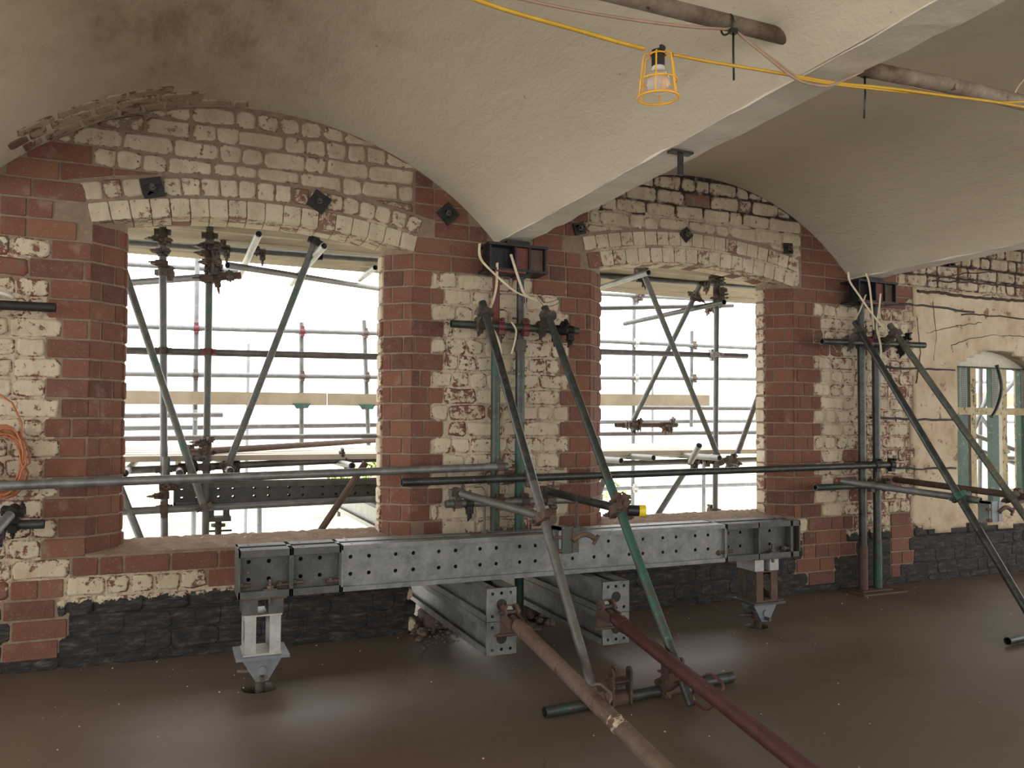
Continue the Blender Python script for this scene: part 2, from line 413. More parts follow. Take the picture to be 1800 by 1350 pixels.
def hole_at(x):                # the breach at the foot of the wall, for the needle beams
    if 1.375 < x < 2.50: return .50+.03*sin(x*23)+.02*sin(x*51)
    return 0
def zone(x, z):
    """'red' new brick, 'wash' old limewashed brick"""
    k = math.floor((z-Z0)/CRS); odd = k % 2
    h = math.sin(k*12.9898)*43758.5453; h -= math.floor(h)
    if z > Z0:
        if x < .484:
            if x > -.41-(.145 if odd else .22) and z < 2.75: return 'red'
            if z > 2.28 and x < -.43+.0*h and z < 2.80: return 'red'
            if 1.95 < z < 2.28 and x < -.41 and x > (-.62 if odd else -.72): return 'red'
            if 2.04 < z < 2.12 and x < -.7: return 'red'
        elif x < 2.03:
            if x < 1.38+(.125 if odd else .20): return 'red' if (z < 2.2 or x > 1.385) else 'wash'
            if z > 2.255 and x > 1.40: return 'red'
        elif x < 3.55:
            if x > 2.65-(.17 if odd else .24) and z < 2.45: return 'red'
            if z > 2.22 and x < 2.60+.04*h and x > 2.2: return 'red'
        elif x < 5.13:
            if x < 4.475+(.18 if odd else .25) and (z < 2.4 or x > 4.53): return 'red'
            if z > 2.25 and x > 4.53: return 'red'
        else:
            if z > 2.27 and z < 2.45 and x < 5.66+(.1 if odd else 0): return 'red'
            if 2.45 <= z < 2.6 and x < 5.56: return 'red'
    else:
        if k == -1 and -.49 < x < 1.62: return 'red'
        if k == -2 and .19 < x < 1.60: return 'red'
        if k <= -1 and k >= -3 and 2.46-(.1*odd) < x < 2.75: return 'red'
        if k == -2 and -.77 < x < -.52: return 'red'
        if k == -3 and -.80 < x < -.56: return 'red'
        if k == -4 and -.76 < x < -.50: return 'red'
        if k == -5 and -.80 < x < -.54: return 'red'
        if k >= -5 and 4.44+(.09 if k in (-2, -3) else .02 if k == -4 else .14) < x < (5.05 if k == -1 else 4.98 if k == -2 else 5.08 if k == -3 else 4.85): return 'red'
        if k in (-1, -2, -3, -4, -5) and 5.46 < x < 5.72-(.05 if odd else 0)-(.1 if k == -5 else 0): return 'red'
    return 'wash'

# --- masonry core with its mortar face
wall = thing('wall_back', (0, 0, 0), kind='structure')
def wall_core():
    me = bpy.data.meshes.new('mortar_bed'); bm = bmesh.new()
    cl = bm.loops.layers.color.new('zone')
    cache = {}
    def vtx(x, y, z):
        k = (round(x, 4), round(y, 4), round(z, 4))
        if k not in cache: cache[k] = bm.verts.new(k)
        return cache[k]
    def col_of(p):
        x, z = p.x, p.z
        wash = zone(x, z-.003) == 'wash' and zone(x-.01, z) == 'wash' and zone(x+.01, z) == 'wash' and zone(x, z+.004) == 'wash'
        g = 0.
        for _, c in WIN:
            d = hypot(x-c, z-ARC_C)-AR
            if .10 < d < .125 or .215 < d < .26:   # fresh mortar over the arch rings
                if abs(x-c) < 1.: wash = False
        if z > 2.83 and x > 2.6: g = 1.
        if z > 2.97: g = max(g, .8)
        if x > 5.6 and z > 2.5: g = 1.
        if -1.3 < x < 1.9 and z > 2.55: wash = False
        return (1. if wash else 0., g, 0., 1.)
    def quad(a, b, c, d):
        vs = [vtx(*p) for p in (a, b, c, d)]
        if len(set(vs)) < 3: return
        vs2 = []
        [vs2.append(v) for v in vs if v not in vs2]
        try: f = bm.faces.new(vs2)
        except ValueError: return
        for l in f.loops: l[cl] = col_of(l.vert.co)
    def top(x): return 3.24
    def spans(x):
        """solid vertical spans at x"""
        s = [(0., top(x))]
        def cut(a, b):
            out = []
            for p, q in s:
                if b <= p or a >= q: out.append((p, q)); continue
                if a > p: out.append((p, a))
                if b < q: out.append((b, q))
            return out
        for _, c in WIN+[('', WIN[0][1]-BAY), ('', WIN[1][1]+2*BAY-.02)]:
            if abs(x-c) < .9: s = cut(SILL, arch_z(min(abs(x-c), .86))+.007)
        if W3L < x < W3R: s = cut(W3Z0, W3Z1+.16*(1-((x-(W3L+W3R)/2)/((W3R-W3L)/2))**2))
        h = hole_at(x)
        if h: s = cut(-1, h)
        return s
    xs = sorted(set([WX0, WX1, W3L, W3R, 1.375, 2.5]+[c+sg*.9 for _, c in WIN for sg in (-1, 1)]+[WIN[0][1]-BAY+sg*.9 for sg in (-1, 1)]+[WIN[1][1]+2*BAY-.02+sg*.9 for sg in (-1, 1)]))
    full = []
    for a, b in zip(xs, xs[1:]):
        n = max(1, int((b-a)/(.045 if -2.2 < a < 8 else .12))); full += [a+(b-a)*i/n for i in range(n)]
    full.append(xs[-1])
    for xa, xb in zip(full, full[1:]):
        xm = (xa+xb)/2; e = 1e-5
        sa, sb = spans(xa+e), spans(xb-e)
        if len(sa) != len(sb): sa = sb = spans(xm)
        for (a0, a1), (b0, b1) in zip(sa, sb):
            nz = max(1, int((a1-a0)/(.045 if -2.2 < xm < 8 else .3)))
            for i in range(nz):
                za, zb = a0+(a1-a0)*i/nz, a0+(a1-a0)*(i+1)/nz
                ya, yb = b0+(b1-b0)*i/nz, b0+(b1-b0)*(i+1)/nz
                quad((xa, 0, za), (xb, 0, ya), (xb, 0, yb), (xa, 0, zb))
            quad((xb, WT, b0), (xa, WT, a0), (xa, WT, a1), (xb, WT, b1))
            quad((xa, 0, a0), (xa, WT, a0), (xb, WT, b0), (xb, 0, b0))
            quad((xa, 0, a1), (xb, 0, b1), (xb, WT, b1), (xa, WT, a1))
    for x in xs:
        e = 1e-4; l, r = spans(x-e), spans(x+e)
        if x == xs[0]: l = []
        if x == xs[-1]: r = []
        cuts = sorted(set([p for s in l+r for p in s]))
        for a, b in zip(cuts, cuts[1:]):
            mid = (a+b)/2; il = any(p < mid < q for p, q in l); ir = any(p < mid < q for p, q in r)
            if il != ir: quad((x, 0, a), (x, WT, a), (x, WT, b), (x, 0, b))
    bmesh.ops.recalc_face_normals(bm, faces=bm.faces)
    bm.to_mesh(me); bm.free(); me.materials.append(M['mortar'])
    o = bpy.data.objects.new('mortar_bed', me); COL.objects.link(o); o.parent = wall
    return o
wall_core()

# --- bricks laid on the wall
def clip(poly, nx, nz, d):
    """keep the part of poly where nx*x+nz*z <= d"""
    out = []
    for i, p in enumerate(poly):
        q = poly[(i+1) % len(poly)]
        a, b = nx*p[0]+nz*p[1]-d, nx*q[0]+nz*q[1]-d
        if a <= 0: out.append(p)
        if (a < 0 < b) or (b < 0 < a):
            t = a/(a-b); out.append((p[0]+(q[0]-p[0])*t, p[1]+(q[1]-p[1])*t))
    return out
def area(poly): return abs(sum(p[0]*q[1]-q[0]*p[1] for p, q in zip(poly, poly[1:]+poly[:1])))/2
def rough(poly, amt, cut):
    out = []
    n = len(poly)
    for i, p in enumerate(poly):
        a, b = poly[i-1], poly[(i+1) % n]
        la = hypot(a[0]-p[0], a[1]-p[1]); lb = hypot(b[0]-p[0], b[1]-p[1])
        c = cut*random.uniform(.5, 1.4)
        ta, tb = min(.4, c/max(la, 1e-4)), min(.4, c/max(lb, 1e-4))
        j = lambda: random.uniform(-amt, amt)
        out.append((p[0]+(a[0]-p[0])*ta+j(), p[1]+(a[1]-p[1])*ta+j()))
        out.append((p[0]+(b[0]-p[0])*tb+j(), p[1]+(b[1]-p[1])*tb+j()))
        if lb > .12: out.append(((p[0]+b[0])/2+j(), (p[1]+b[1])/2+j()))
    return out
face = lambda x, z, d: (x, -d, z)
bricks = []                    # (poly, material)
def pixels(poly):              # how large a brick shows from the camera
    out = []
    for x, z in poly:
        q = V((x, 0, z))-EYE; dz = q.dot(FW); out.append((900+FPX*q.dot(RT)/dz, 700-FPX*q.dot(UP)/dz))
    cx = sum(p[0] for p in out)/len(out); cy = sum(p[1] for p in out)/len(out)
    if not (-10 < cx < 1810 and -10 < cy < 1360): return 0
    return area(out)
def lay():
    k0, k1 = -6, 24
    for k in range(k0, k1):
        za = Z0+k*CRS; zb = za+CRS
        x = -2.2+random.uniform(0, .1)
        bounds = [-2.2, 8.4]
        segs = []; xx = -2.2; cur = zone(-2.2, (za+zb)/2)
        while xx < 8.4:
            nx = xx+.01; zt = zone(nx, (za+zb)/2)
            if zt != cur: segs.append((bounds[0] if not segs else segs[-1][1], nx, cur)); cur = zt
            xx = nx
        segs.append((segs[-1][1] if segs else -2.2, 8.4, cur))
        for a, b, t in segs:
            x = a; ph = k % 2
            if t == 'wash' and b-a > .6: x = a-random.uniform(0, .2)
            if t == 'red' and b-a < .24 and b-a > .09 :
                cuts = [a, b] if (b-a) < .17 else ([a, b] if ph else [a, a+.11, b] if a < 2 or a > 4.4 else [a, b-.11, b])
            else:
                cuts = [x]
                while cuts[-1] < b-.06:
                    L = (.245 if (random.random() < (.62 if t == 'red' else .5)) else .125)*random.uniform(.94, 1.06)
                    cuts.append(cuts[-1]+L)
                cuts[-1] = b
                if len(cuts) > 2 and cuts[-1]-cuts[-2] < .07: cuts.pop(-2)
            for xa, xb in zip(cuts, cuts[1:]):
                xa = max(xa, a)
                if xb-xa < .035: continue
                jw = .006 if t == 'red' else .005
                p = [(xa+jw, za+.0065), (xb-jw, za+.0065), (xb-jw, zb-.0055), (xa+jw, zb-.0055)]
                cx, cz = (xa+xb)/2, (za+zb)/2
                # windows
                ok = True
                for _, c in WIN:
                    if abs(cx-c) < 1.15:
                        if cz > SILL:
                            d = hypot(cx-c, cz-ARC_C)
                            if abs(cx-c) < 1.02 and cz > 2.25:
                                ux, uz = (cx-c)/d, (cz-ARC_C)/d; Ro = AR+.242
                                lim = -(ux*c+uz*ARC_C)-Ro
                                if abs(cx-c) < .96 or cz > 2.42: p = clip(p, -ux, -uz, lim)
                            if cz < 2.42 or abs(cx-c) > .85:
                                if p and cz < 2.45:
                                    if cx < c: p = clip(p, 1, 0, c-.902)
                                    else: p = clip(p, -1, 0, -(c+.902))
                        if len(p) < 3: ok = False; break
                if not ok: continue
                if za < SILL+.005 and zb > SILL and any(abs(cx-c) < .9 for _, c in WIN): p = clip(p, 0, 1, SILL-.006)
                if len(p) < 3: continue
                if W3L-.3 < cx < W3R+.3 and cz > W3Z0-.05 and cz < W3Z1+.25: continue
                if 5.82 < cx < 8.4 and .46 < cz < 2.44: continue     # smooth plaster there
                if hole_at(cx) and cz < .53:
                    p = clip(p, 0, -1, -(hole_at(cx)+.008))
                elif 1.2 < cx < 1.40 and cz < .5: p = clip(p, 1, 0, 1.368-.02*random.random())
                elif 2.45 < cx < 2.7 and cz < .5: p = clip(p, -1, 0, -(2.508+.02*random.random()))
                if len(p) < 3: continue
                # vault
                kk = math.floor((cx-BX)/BAY); c = BX+BAY*kk+BAY/2; vc = SPR+VRISE-VR
                d = hypot(cx-c, cz-vc)
                if cz > 2.3:
                    if d > VR+.08: continue
                    if d > VR-.16:
                        ux, uz = (cx-c)/d, (cz-vc)/d
                        p = clip(p, ux, uz, ux*c+uz*vc+VR-.006)
                    if abs(cx-c) > VH-.05: p = clip(p, 0, 1, SPR-.004)
                    if len(p) < 3: continue
                if zb < .01: continue
                if za < .004: p = clip(p, 0, -1, -.004)
                if len(p) < 3 or area(p) < .0011: continue
                bricks.append((p, t, pixels(p)))
lay()
order = sorted(range(len(bricks)), key=lambda i: -bricks[i][2])
single = set(order[:296])
def brick_mesh(mb, poly, t):
    mb.cur = random.random()
    if t == 'red':
        mb.prism(rough(poly, .0012, .004), face, -.004, .007+random.uniform(-.0015, .002), .003, .35)
    elif max(q[1] for q in poly) < .35+.018*poly[0][0]:      # under the tar the joints are filled
        mb.prism(rough([(x+(.004 if i in (1, 2) else -.004), z+(.004 if i > 1 else -.004)) for i, (x, z) in enumerate(poly)] if len(poly) == 4 else poly, .003, .02), face, -.004, random.uniform(.001, .005), .006, .5)
    else:
        mb.prism(rough(poly, .006, .016), face, -.004, random.uniform(.004, .010), .012, .6)
rest = {'red': MB(), 'wash': MB()}
for i, (p, t, px) in enumerate(bricks):
    if i in single:
        mb = MB(); brick_mesh(mb, p, t)
        c = (sum(q[0] for q in p)/len(p), 0, sum(q[1] for q in p)/len(p))
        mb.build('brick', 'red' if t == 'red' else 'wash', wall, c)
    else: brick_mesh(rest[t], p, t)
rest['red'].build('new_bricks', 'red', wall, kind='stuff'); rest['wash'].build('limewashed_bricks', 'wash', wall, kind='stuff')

# --- thick old plaster on the far pier, round the small window
def far_plaster():
    mb = MB(); nx, nz = 60, 60
    def inside(x, z):
        wob = .03*sin(z*9)+.02*sin(z*23+1)
        if x < 5.72+wob: return False
        if z > 2.47+.02*sin(x*11) or z < .44+.03*sin(x*8): return False
        if W3L < x < W3R and W3Z0 < z < W3Z1+.16*(1-((x-(W3L+W3R)/2)/((W3R-W3L)/2))**2): return False
        return True
    X0, X1, ZA, ZB = 5.6, 8.4, .4, 2.56
    g = {}
    def vt(i, j):
        if (i, j) not in g:
            x = X0+(X1-X0)*i/nx; z = ZA+(ZB-ZA)*j/nz
            if abs(x-W3L) < .03: x = W3L-.001
            if abs(x-W3R) < .03: x = W3R+.001
            g[(i, j)] = mb.vs([(x, -.014-.004*sin(x*7+z*5), z)])
        return g[(i, j)]
    cells = {(i, j) for i in range(nx) for j in range(nz) if inside(X0+(X1-X0)*(i+.5)/nx, ZA+(ZB-ZA)*(j+.5)/nz)}
    for i, j in cells: mb.face([vt(i, j), vt(i+1, j), vt(i+1, j+1), vt(i, j+1)], True)
    for i, j in cells:
        for (di, dj, a, b) in ((-1, 0, (0, 1), (0, 0)), (1, 0, (1, 0), (1, 1)), (0, -1, (0, 0), (1, 0)), (0, 1, (1, 1), (0, 1))):
            if (i+di, j+dj) not in cells:
                p, q = mb.v[vt(i+a[0], j+a[1])], mb.v[vt(i+b[0], j+b[1])]
                k = mb.vs([(p.x, .005, p.z), (q.x, .005, q.z)])
                mb.face([vt(i+a[0], j+a[1]), k, k+1, vt(i+b[0], j+b[1])])
    mb.build('plaster_coat', 'plaster', wall)
far_plaster()
# reinforcing slots cut into the joints of the far pier
for pts in (((1553, 532), (1620, 537), (1712, 549)), ((1553, 645), (1610, 648), (1678, 651)), ((1530, 735), (1600, 737), (1675, 738)), ((1560, 822), (1620, 824), (1680, 823))):
    mb = MB(); q = [at(u, v, -.012) for u, v in pts]
    out = []
    for a, b in zip(q, q[1:]):
        for i in range(6): out.append(a.lerp(b, i/6)+V((0, 0, random.uniform(-.006, .006))))
    mb.path(out+[q[-1]], .010, 6); mb.build('joint_slot', 'black', wall)

for pts, w_ in ((((1612, 512), (1650, 514), (1700, 521), (1760, 527), (1810, 529)), .013), (((1640, 494), (1700, 496), (1750, 500), (1810, 508)), .007), (((1690, 552), (1740, 555), (1810, 562)), .007), (((1650, 489), (1700, 480), (1750, 478), (1810, 486)), .005),
                (((1628, 586), (1650, 580), (1690, 572), (1730, 566)), .003), (((1672, 608), (1700, 596), (1740, 589), (1810, 592)), .003), (((1640, 532), (1646, 590), (1640, 640)), .003), (((1612, 560), (1618, 620), (1610, 680)), .004)):
    mb = MB(); q = [at(u, v, -.016) for u, v in pts]; out = []
    for a, b in zip(q, q[1:]):
        for i in range(8): out.append(a.lerp(b, i/8)+V((random.uniform(-.004, .004), 0, random.uniform(-.007, .007))))
    mb.path(out, w_, 6); mb.build('crack', 'crack', wall)
# --- window openings: splayed jambs, arch rings, sill
def make_window(name, c):
    W = thing(name, (c, 0, SILL), kind='structure')
    for s in (-1, 1):
        # mortar body of the splayed jamb
        mb = MB(); poly = [(.90, .0), (.748, .13), (.738, WT), (.90, WT)]
        pts = [(c+s*a, b) for a, b in poly]; zt = arch_z(.75)+.004; n = 4
        ztop = [arch_z(min(a, .86)) + .01 for a, b in poly]
        i = mb.vs([(x, y, SILL-.01) for x, y in pts]+[(x, y, zz) for (x, y), zz in zip(pts, ztop)])
        for k in range(n): mb.face([i+k, i+(k+1) % n, i+n+(k+1) % n, i+n+k])
        mb.face([i+k for k in range(n)]); mb.face([i+n+k for k in range(n)][::-1])
        mb.build('jamb_mortar', 'mortar_plain', W)
        # bricks of the splay and of the outer half-brick
        A, B = V((c+s*.90, 0, 0)), V((c+s*.748, .13, 0)); L = (B-A).length; dr = (B-A)/L
        nr = V((-s*.13, -.152, 0)).normalized()
        fn = lambda a, z, d, A=A, dr=dr, nr=nr: tuple(A+dr*a+nr*d+V((0, 0, z)))
        fo = lambda a, z, d: (c+s*(.743-d), .13+a, z)
        for k in range(0, 18):
            za, zb = Z0+k*CRS+.007, Z0+(k+1)*CRS-.005
            if k == 0: za += .012
            if zb > arch_z(.86)+.02: zb = arch_z(.86)-.004
            if zb-za < .02: continue
            cut = .062 if k % 2 else .142
            for a, b in ((.0, cut-.004), (cut+.005, L)):
                mb = MB(); mb.cur = random.random()
                mb.prism(rough([(a, za), (b, za), (b, zb), (a, zb)], .001, .003), fn, -.004, .006, .003, .35)
                mb.build('brick', 'red', W)
            mb = MB(); mb.cur = random.random()
            mb.prism(rough([(.008, za), (.105, za), (.105, zb), (.008, zb)], .003, .01), fo, -.004, .012+random.uniform(-.004, .006), .005, .5)
            mb.build('brick', 'wash' if s > 0 else 'red', W)
    # arch rings
    th = math.asin(.905/AR)
    def fa(a, r, d): return (c+sin(a)*r, -d, ARC_C+cos(a)*r)
    nv = 18
    for ring, (r0, r1) in enumerate(((AR, AR+.105), (AR+.123, AR+.222))):
        nn = nv+ring
        t2 = th*(1. if ring == 0 else 1.01)
        for i in range(nn):
            a0, a1 = -t2+2*t2*i/nn, -t2+2*t2*(i+1)/nn
            tight = ring == 0 or name == 'window_2'
            g = (.0009 if tight else .004)/AR
            poly = rough([((a0+g)*AR, r0), ((a1-g)*AR, r0), ((a1-g)*AR, r1), ((a0+g)*AR, r1)], .0008 if tight else .004, .005 if tight else .010)
            f2 = lambda a, r, d: fa(a/AR, r, d)
            mb = MB(); mb.cur = random.random()*.8
            mb.prism(poly, f2, -.112 if ring == 0 else -.004, random.uniform(.0085, .0105) if tight else random.uniform(.006, .012), .004 if tight else .010, .06 if ring == 0 else .5)
            mb.build('voussoir', 'wash', W)
            if ring == 0:
                mb = MB(); mb.cur = random.random()
                poly = [((a0+g+.004/AR)*AR, r0+random.uniform(0, .006)), ((a1-g)*AR, r0), ((a1-g)*AR, r0+.05), ((a0+g)*AR, r0+.05)]
                mb.prism(poly, f2, -.232, -.122)
                mb.build('voussoir', 'wash' if random.random() < .8 else 'red', W)
    # rough mortar sill
    mb = MB(); nx, ny = 60, 8; idx = []
    for j in range(ny+1):
        y = -.004+(WT+.01)*j/ny
        half = .90-.155*min(1, max(0, y/.13))
        idx.append([mb.vs([(c-half+2*half*i/nx, y+random.uniform(-.004, .004), SILL-.004+.048*max(0, y)/WT+random.uniform(-.005, .005))]) for i in range(nx+1)])
    for j in range(ny):
        for i in range(nx): mb.face([idx[j][i], idx[j][i+1], idx[j+1][i+1], idx[j+1][i]], True)
    b0 = mb.vs([(c-.90, -.004, SILL-.03), (c+.90, -.004, SILL-.03), (c+.74, WT, SILL-.03), (c-.74, WT, SILL-.03)])
    mb.face([b0, b0+1]+[idx[0][i] for i in range(nx, -1, -1)])
    mb.face([b0+3, b0+2]+[idx[ny][i] for i in range(nx, -1, -1)])
    mb.face([b0, b0+3, b0+2, b0+1])
    mb.build('window_sill', 'sill', W)
    return W
M['mortar_plain'] = simple('fresh_mortar', (.25, .185, .128), (.17, .12, .08), 18, .95, bump=.5, bd=.005)
for nm, c in WIN: make_window(nm, c)

# --- ceiling: brick jack arches between beams
def ceiling():
    C = thing('ceiling', (0, 0, SPR), kind='structure')
    for k in range(-2, 3):
        xb = BX+BAY*k; c = xb+BAY/2; mb = MB(); n = 40; ys = [.0, -.4, -1, -2, -3, -4, -5, -6, YB]
        rows = []
        a = math.asin(VH/VR)
        for y in ys:
            r = [(c+VR*sin(-a+2*a*i/n), y, SPR+VRISE-VR+VR*cos(-a+2*a*i/n)) for i in range(n+1)]
            rows.append(mb.vs(r))
        for j in range(len(ys)-1):
            for i in range(n): mb.face([rows[j]+i, rows[j]+i+1, rows[j+1]+i+1, rows[j+1]+i], True)
        rows = [mb.vs([mb.v[rows[j]+i] for i in range(n+1)]) for j in range(len(ys))]
        t = mb.vs([(c-VH-.03, 0, 3.3), (c+VH+.03, 0, 3.3), (c+VH+.03, YB, 3.3), (c-VH-.03, YB, 3.3)])
        mb.face([t, t+1, t+2, t+3])
        mb.face([rows[0]+i for i in range(n+1)]+[t+1, t]); mb.face([rows[-1]+i for i in range(n+1)]+[t+2, t+3])
        mb.face([rows[0], t, t+3, rows[-1]]+[rows[j] for j in range(len(ys)-2, 0, -1)])
        mb.face([rows[0]+n, t+1, t+2, rows[-1]+n]+[rows[j]+n for j in range(len(ys)-2, 0, -1)])
        mb.build('vault', 'vault', C)
    # the exposed end ring of brick where the plaster has come away beside the wall
    cx = BX-BAY/2; a0, a1 = -.70, -.07; n = 12
    for row, (ya, yb) in enumerate(((-.012, -.12), (-.128, -.235), (-.243, -.33))):
        a = a0+(.0 if row % 2 else .035); 
        while a < a1-.12*row:
            L = random.choice((.115, .06))*random.uniform(.9, 1.1)
            b = min(a+L, a1-.10*row+.02)
            if b-a > .02:
                mb = MB(); mb.cur = random.random()
                poly = rough([((a+.003)*VR, ya), ((b-.003)*VR, ya), ((b-.003)*VR, yb), ((a+.003)*VR, yb)], .006, .014)
                f = lambda s_, y, d: (cx+(VR-d)*sin(s_/VR), y, SPR+VRISE-VR+(VR-d)*cos(s_/VR))
                mb.prism(poly, f, -.01, .007+random.uniform(-.003, .005), .010, .6)
                mb.build('brick', 'wash', C)
            a = b
    return C
ceiling()
for i, b in enumerate(BEAMS):
    mb = MB(); nseg = 70
    hw = .083; rows = []
    for j in range(nseg+1):
        y = .0+(YB)*j/nseg; q = [random.uniform(-.006, .006)+.004*sin(j*.9+i) for _ in range(4)]
        rows.append(mb.vs([(b-hw+q[0], y, SPR+.03), (b-hw+q[0], y, SPR-.004+q[1]*.6), (b+hw+q[2], y, SPR-.004+q[3]*.6), (b+hw+q[2], y, SPR+.03)]))
    for j in range(nseg):
        for k in range(3): mb.face([rows[j]+k, rows[j]+k+1, rows[j+1]+k+1, rows[j+1]+k])
    mb.build('trim_%d' % (i+1), 'beam', kind='structure')

# --- floor with two sleeves cored for the jacks
HOLES = [(.42, -.70, .088), (3.53, -.66, .075)]
def floor():
    mb = MB(); hx = .16
    xs = sorted([WX0, WX1]+[h[0]+s*hx for h in HOLES for s in (-1, 1)]); y0, y1 = YB, WT
    for a, b in zip(xs, xs[1:]):
        h = [h for h in HOLES if abs((a+b)/2-h[0]) < .02]
        if not h:
            i = mb.vs([(a, y0, 0), (b, y0, 0), (b, y1, 0), (a, y1, 0)]); mb.face([i, i+1, i+2, i+3]); continue
        hx_, hy, r = h[0]
        i = mb.vs([(a, y0, 0), (b, y0, 0), (b, hy-hx, 0), (a, hy-hx, 0)]); mb.face([i, i+1, i+2, i+3])
        i = mb.vs([(a, hy+hx, 0), (b, hy+hx, 0), (b, y1, 0), (a, y1, 0)]); mb.face([i, i+1, i+2, i+3])
        n = 32; ring = []; sq = []; low = []
        for k in range(n):
            t = 2*pi*k/n; cx_, sy_ = cos(t), sin(t); m_ = max(abs(cx_), abs(sy_))
            sq.append(mb.vs([(hx_+hx*cx_/m_, hy+hx*sy_/m_, 0)])); rr = r*random.uniform(.97, 1.03)
            ring.append(mb.vs([(hx_+rr*cx_, hy+rr*sy_, 0)])); low.append(mb.vs([(hx_+r*cx_, hy+r*sy_, -.2)]))
        for k in range(n):
            k2 = (k+1) % n; mb.face([sq[k], sq[k2], ring[k2], ring[k]]); mb.face([ring[k], ring[k2], low[k2], low[k]])
    mb.build('floor', 'floor', loc=(0, 0, 0), kind='structure')
    mb = MB(); mb.box((WX0, YB, -.30), (WX1, WT, -.2)); mb.build('trim_20', 'hole', kind='structure')
floor()
# --- the other three walls of the room, with unseen openings added and widened to brighten the ceiling
def open_wall(name, a0, a1, fixed, along, opens, thick):
    mb = MB()
    def bx(p0, p1, z0, z1):
        if p1-p0 < .01 or z1-z0 < .01: return
        if along == 'x': mb.box((p0, min(fixed, fixed+thick), z0), (p1, max(fixed, fixed+thick), z1))
        else: mb.box((min(fixed, fixed+thick), p0, z0), (max(fixed, fixed+thick), p1, z1))
    x = a0
    for p0, p1, z0, z1 in opens:
        bx(x, p0, 0, 3.3); bx(p0, p1, 0, z0); bx(p0, p1, z1, 3.3); x = p1
    bx(x, a1, 0, 3.3)
    mb.build(name, 'plain', kind='structure')
opF = [(BX+BAY*k-BAY/2-.95, BX+BAY*k-BAY/2+.95, .5, 2.45) for k in range(-1, 4)]
open_wall('wall_front', WX0, WX1, YB, 'x', opF, -.24)
opS = [(-7.1, -4.4, .2, 2.47), (-3.9, -.8, .2, 2.47)]
open_wall('wall_left', YB, WT, WX0, 'y', opS, -.24)
open_wall('wall_right', YB, WT, WX1, 'y', opS, .24)
for p0, p1, z0, z1 in opF: portal(p0, p1, z0, z1, YB-.1, 'S')
for p0, p1, z0, z1 in opS: portal(p0, p1, z0, z1, WX0-.1, 'E'); portal(p0, p1, z0, z1, WX1+.1, 'W')
for c in (WIN[0][1], WIN[1][1], WIN[0][1]-BAY, WIN[1][1]+2*BAY-.02): portal(c-.76, c+.76, .6, 2.5, WT+.02, 'N')
portal(W3L, W3R, W3Z0, 2.0, WT+.02, 'N')
portal(1.375, 2.5, 0, .5, WT+.02, 'N')

# ================================================================== STEELWORK INSIDE
R48 = .0242
def lerp(a, b, t): return V(a)+(V(b)-V(a))*t
def coupler(parent, p, dA, dB, n, mat='coup', rA=R48, rB=R48, name='coupler', gap=.0, bolts=True):
    """two-part scaffold coupler: a band on each tube, a saddle between, hinge lugs and bolts"""
    p, dA, dB, n = V(p), V(dA).normalized(), V(dB).normalized(), V(n).normalized()
    mb = MB(); q = p+n*(rA+rB+.010+gap)
    for c, d, r, sg in ((p, dA, rA, -1), (q, dB, rB, 1)):
        mb.cyl(c-d*.024, c+d*.024, r+.007, 14)
        s = d.cross(n).normalized(); nn = s.cross(d).normalized()
        for k in (-1, 1): mb.obox(c+s*k*(r+.014), s, d, nn, .013, .019, .020)
        if bolts:
            b0 = c+s*(r+.018); mb.cyl(b0-n*sg*.028, b0+n*sg*.055, .0065, 6)
            mb.cyl(b0+n*sg*.026, b0+n*sg*.040, .0125, 6, smooth=False)
            mb.cyl(c-s*(r+.022)-d*.022, c-s*(r+.022)+d*.022, .008, 6)
    mb.obox((p+q)/2, n, dA, n.cross(dA).normalized(), .012+gap/2, .022, .022)
    return mb.build(name, mat, parent)
def near(a0, a1, b0, b1):
    """closest points of two tube axes"""
    a0, a1, b0, b1 = map(V, (a0, a1, b0, b1)); u, v_, w_ = a1-a0, b1-b0, a0-b0
    a, b, c, d, e = u.dot(u), u.dot(v_), v_.dot(v_), u.dot(w_), v_.dot(w_); D_ = a*c-b*b
    if abs(D_) < 1e-9: return a0, b0
    s, t = (b*e-c*d)/D_, (a*e-b*d)/D_
    return a0+u*s, b0+v_*t
TUBES = {}
def tube(name, a, b, mat, label, group=None, r=R48, key=None, cat='scaffold tube', n=14):
    """one scaffold tube = one thing; its couplers become its parts"""
    a, b = V(a), V(b); o = thing(name, lerp(a, b, .5), label, cat, group)
    MB().tube(a, b, r, n).build('pipe', mat, o)
    if key: TUBES[key] = (a, b, o, r)
    return o
def join(k1, k2, mat='coup', name='coupler'):
    """couples tube k2 to tube k1 where they cross; the coupler belongs to k1"""
    a0, a1, o, r1 = TUBES[k1]; b0, b1, _, r2 = TUBES[k2]
    p, q = near(a0, a1, b0, b1); n = q-p
    if n.length < .02: n = (a1-a0).cross(b1-b0)
    return coupler(o, p, a1-a0, b1-b0, n, mat, r1, r2, name, max(0, (q-p).length-r1-r2-.01) if (q-p).length < .2 else 0)

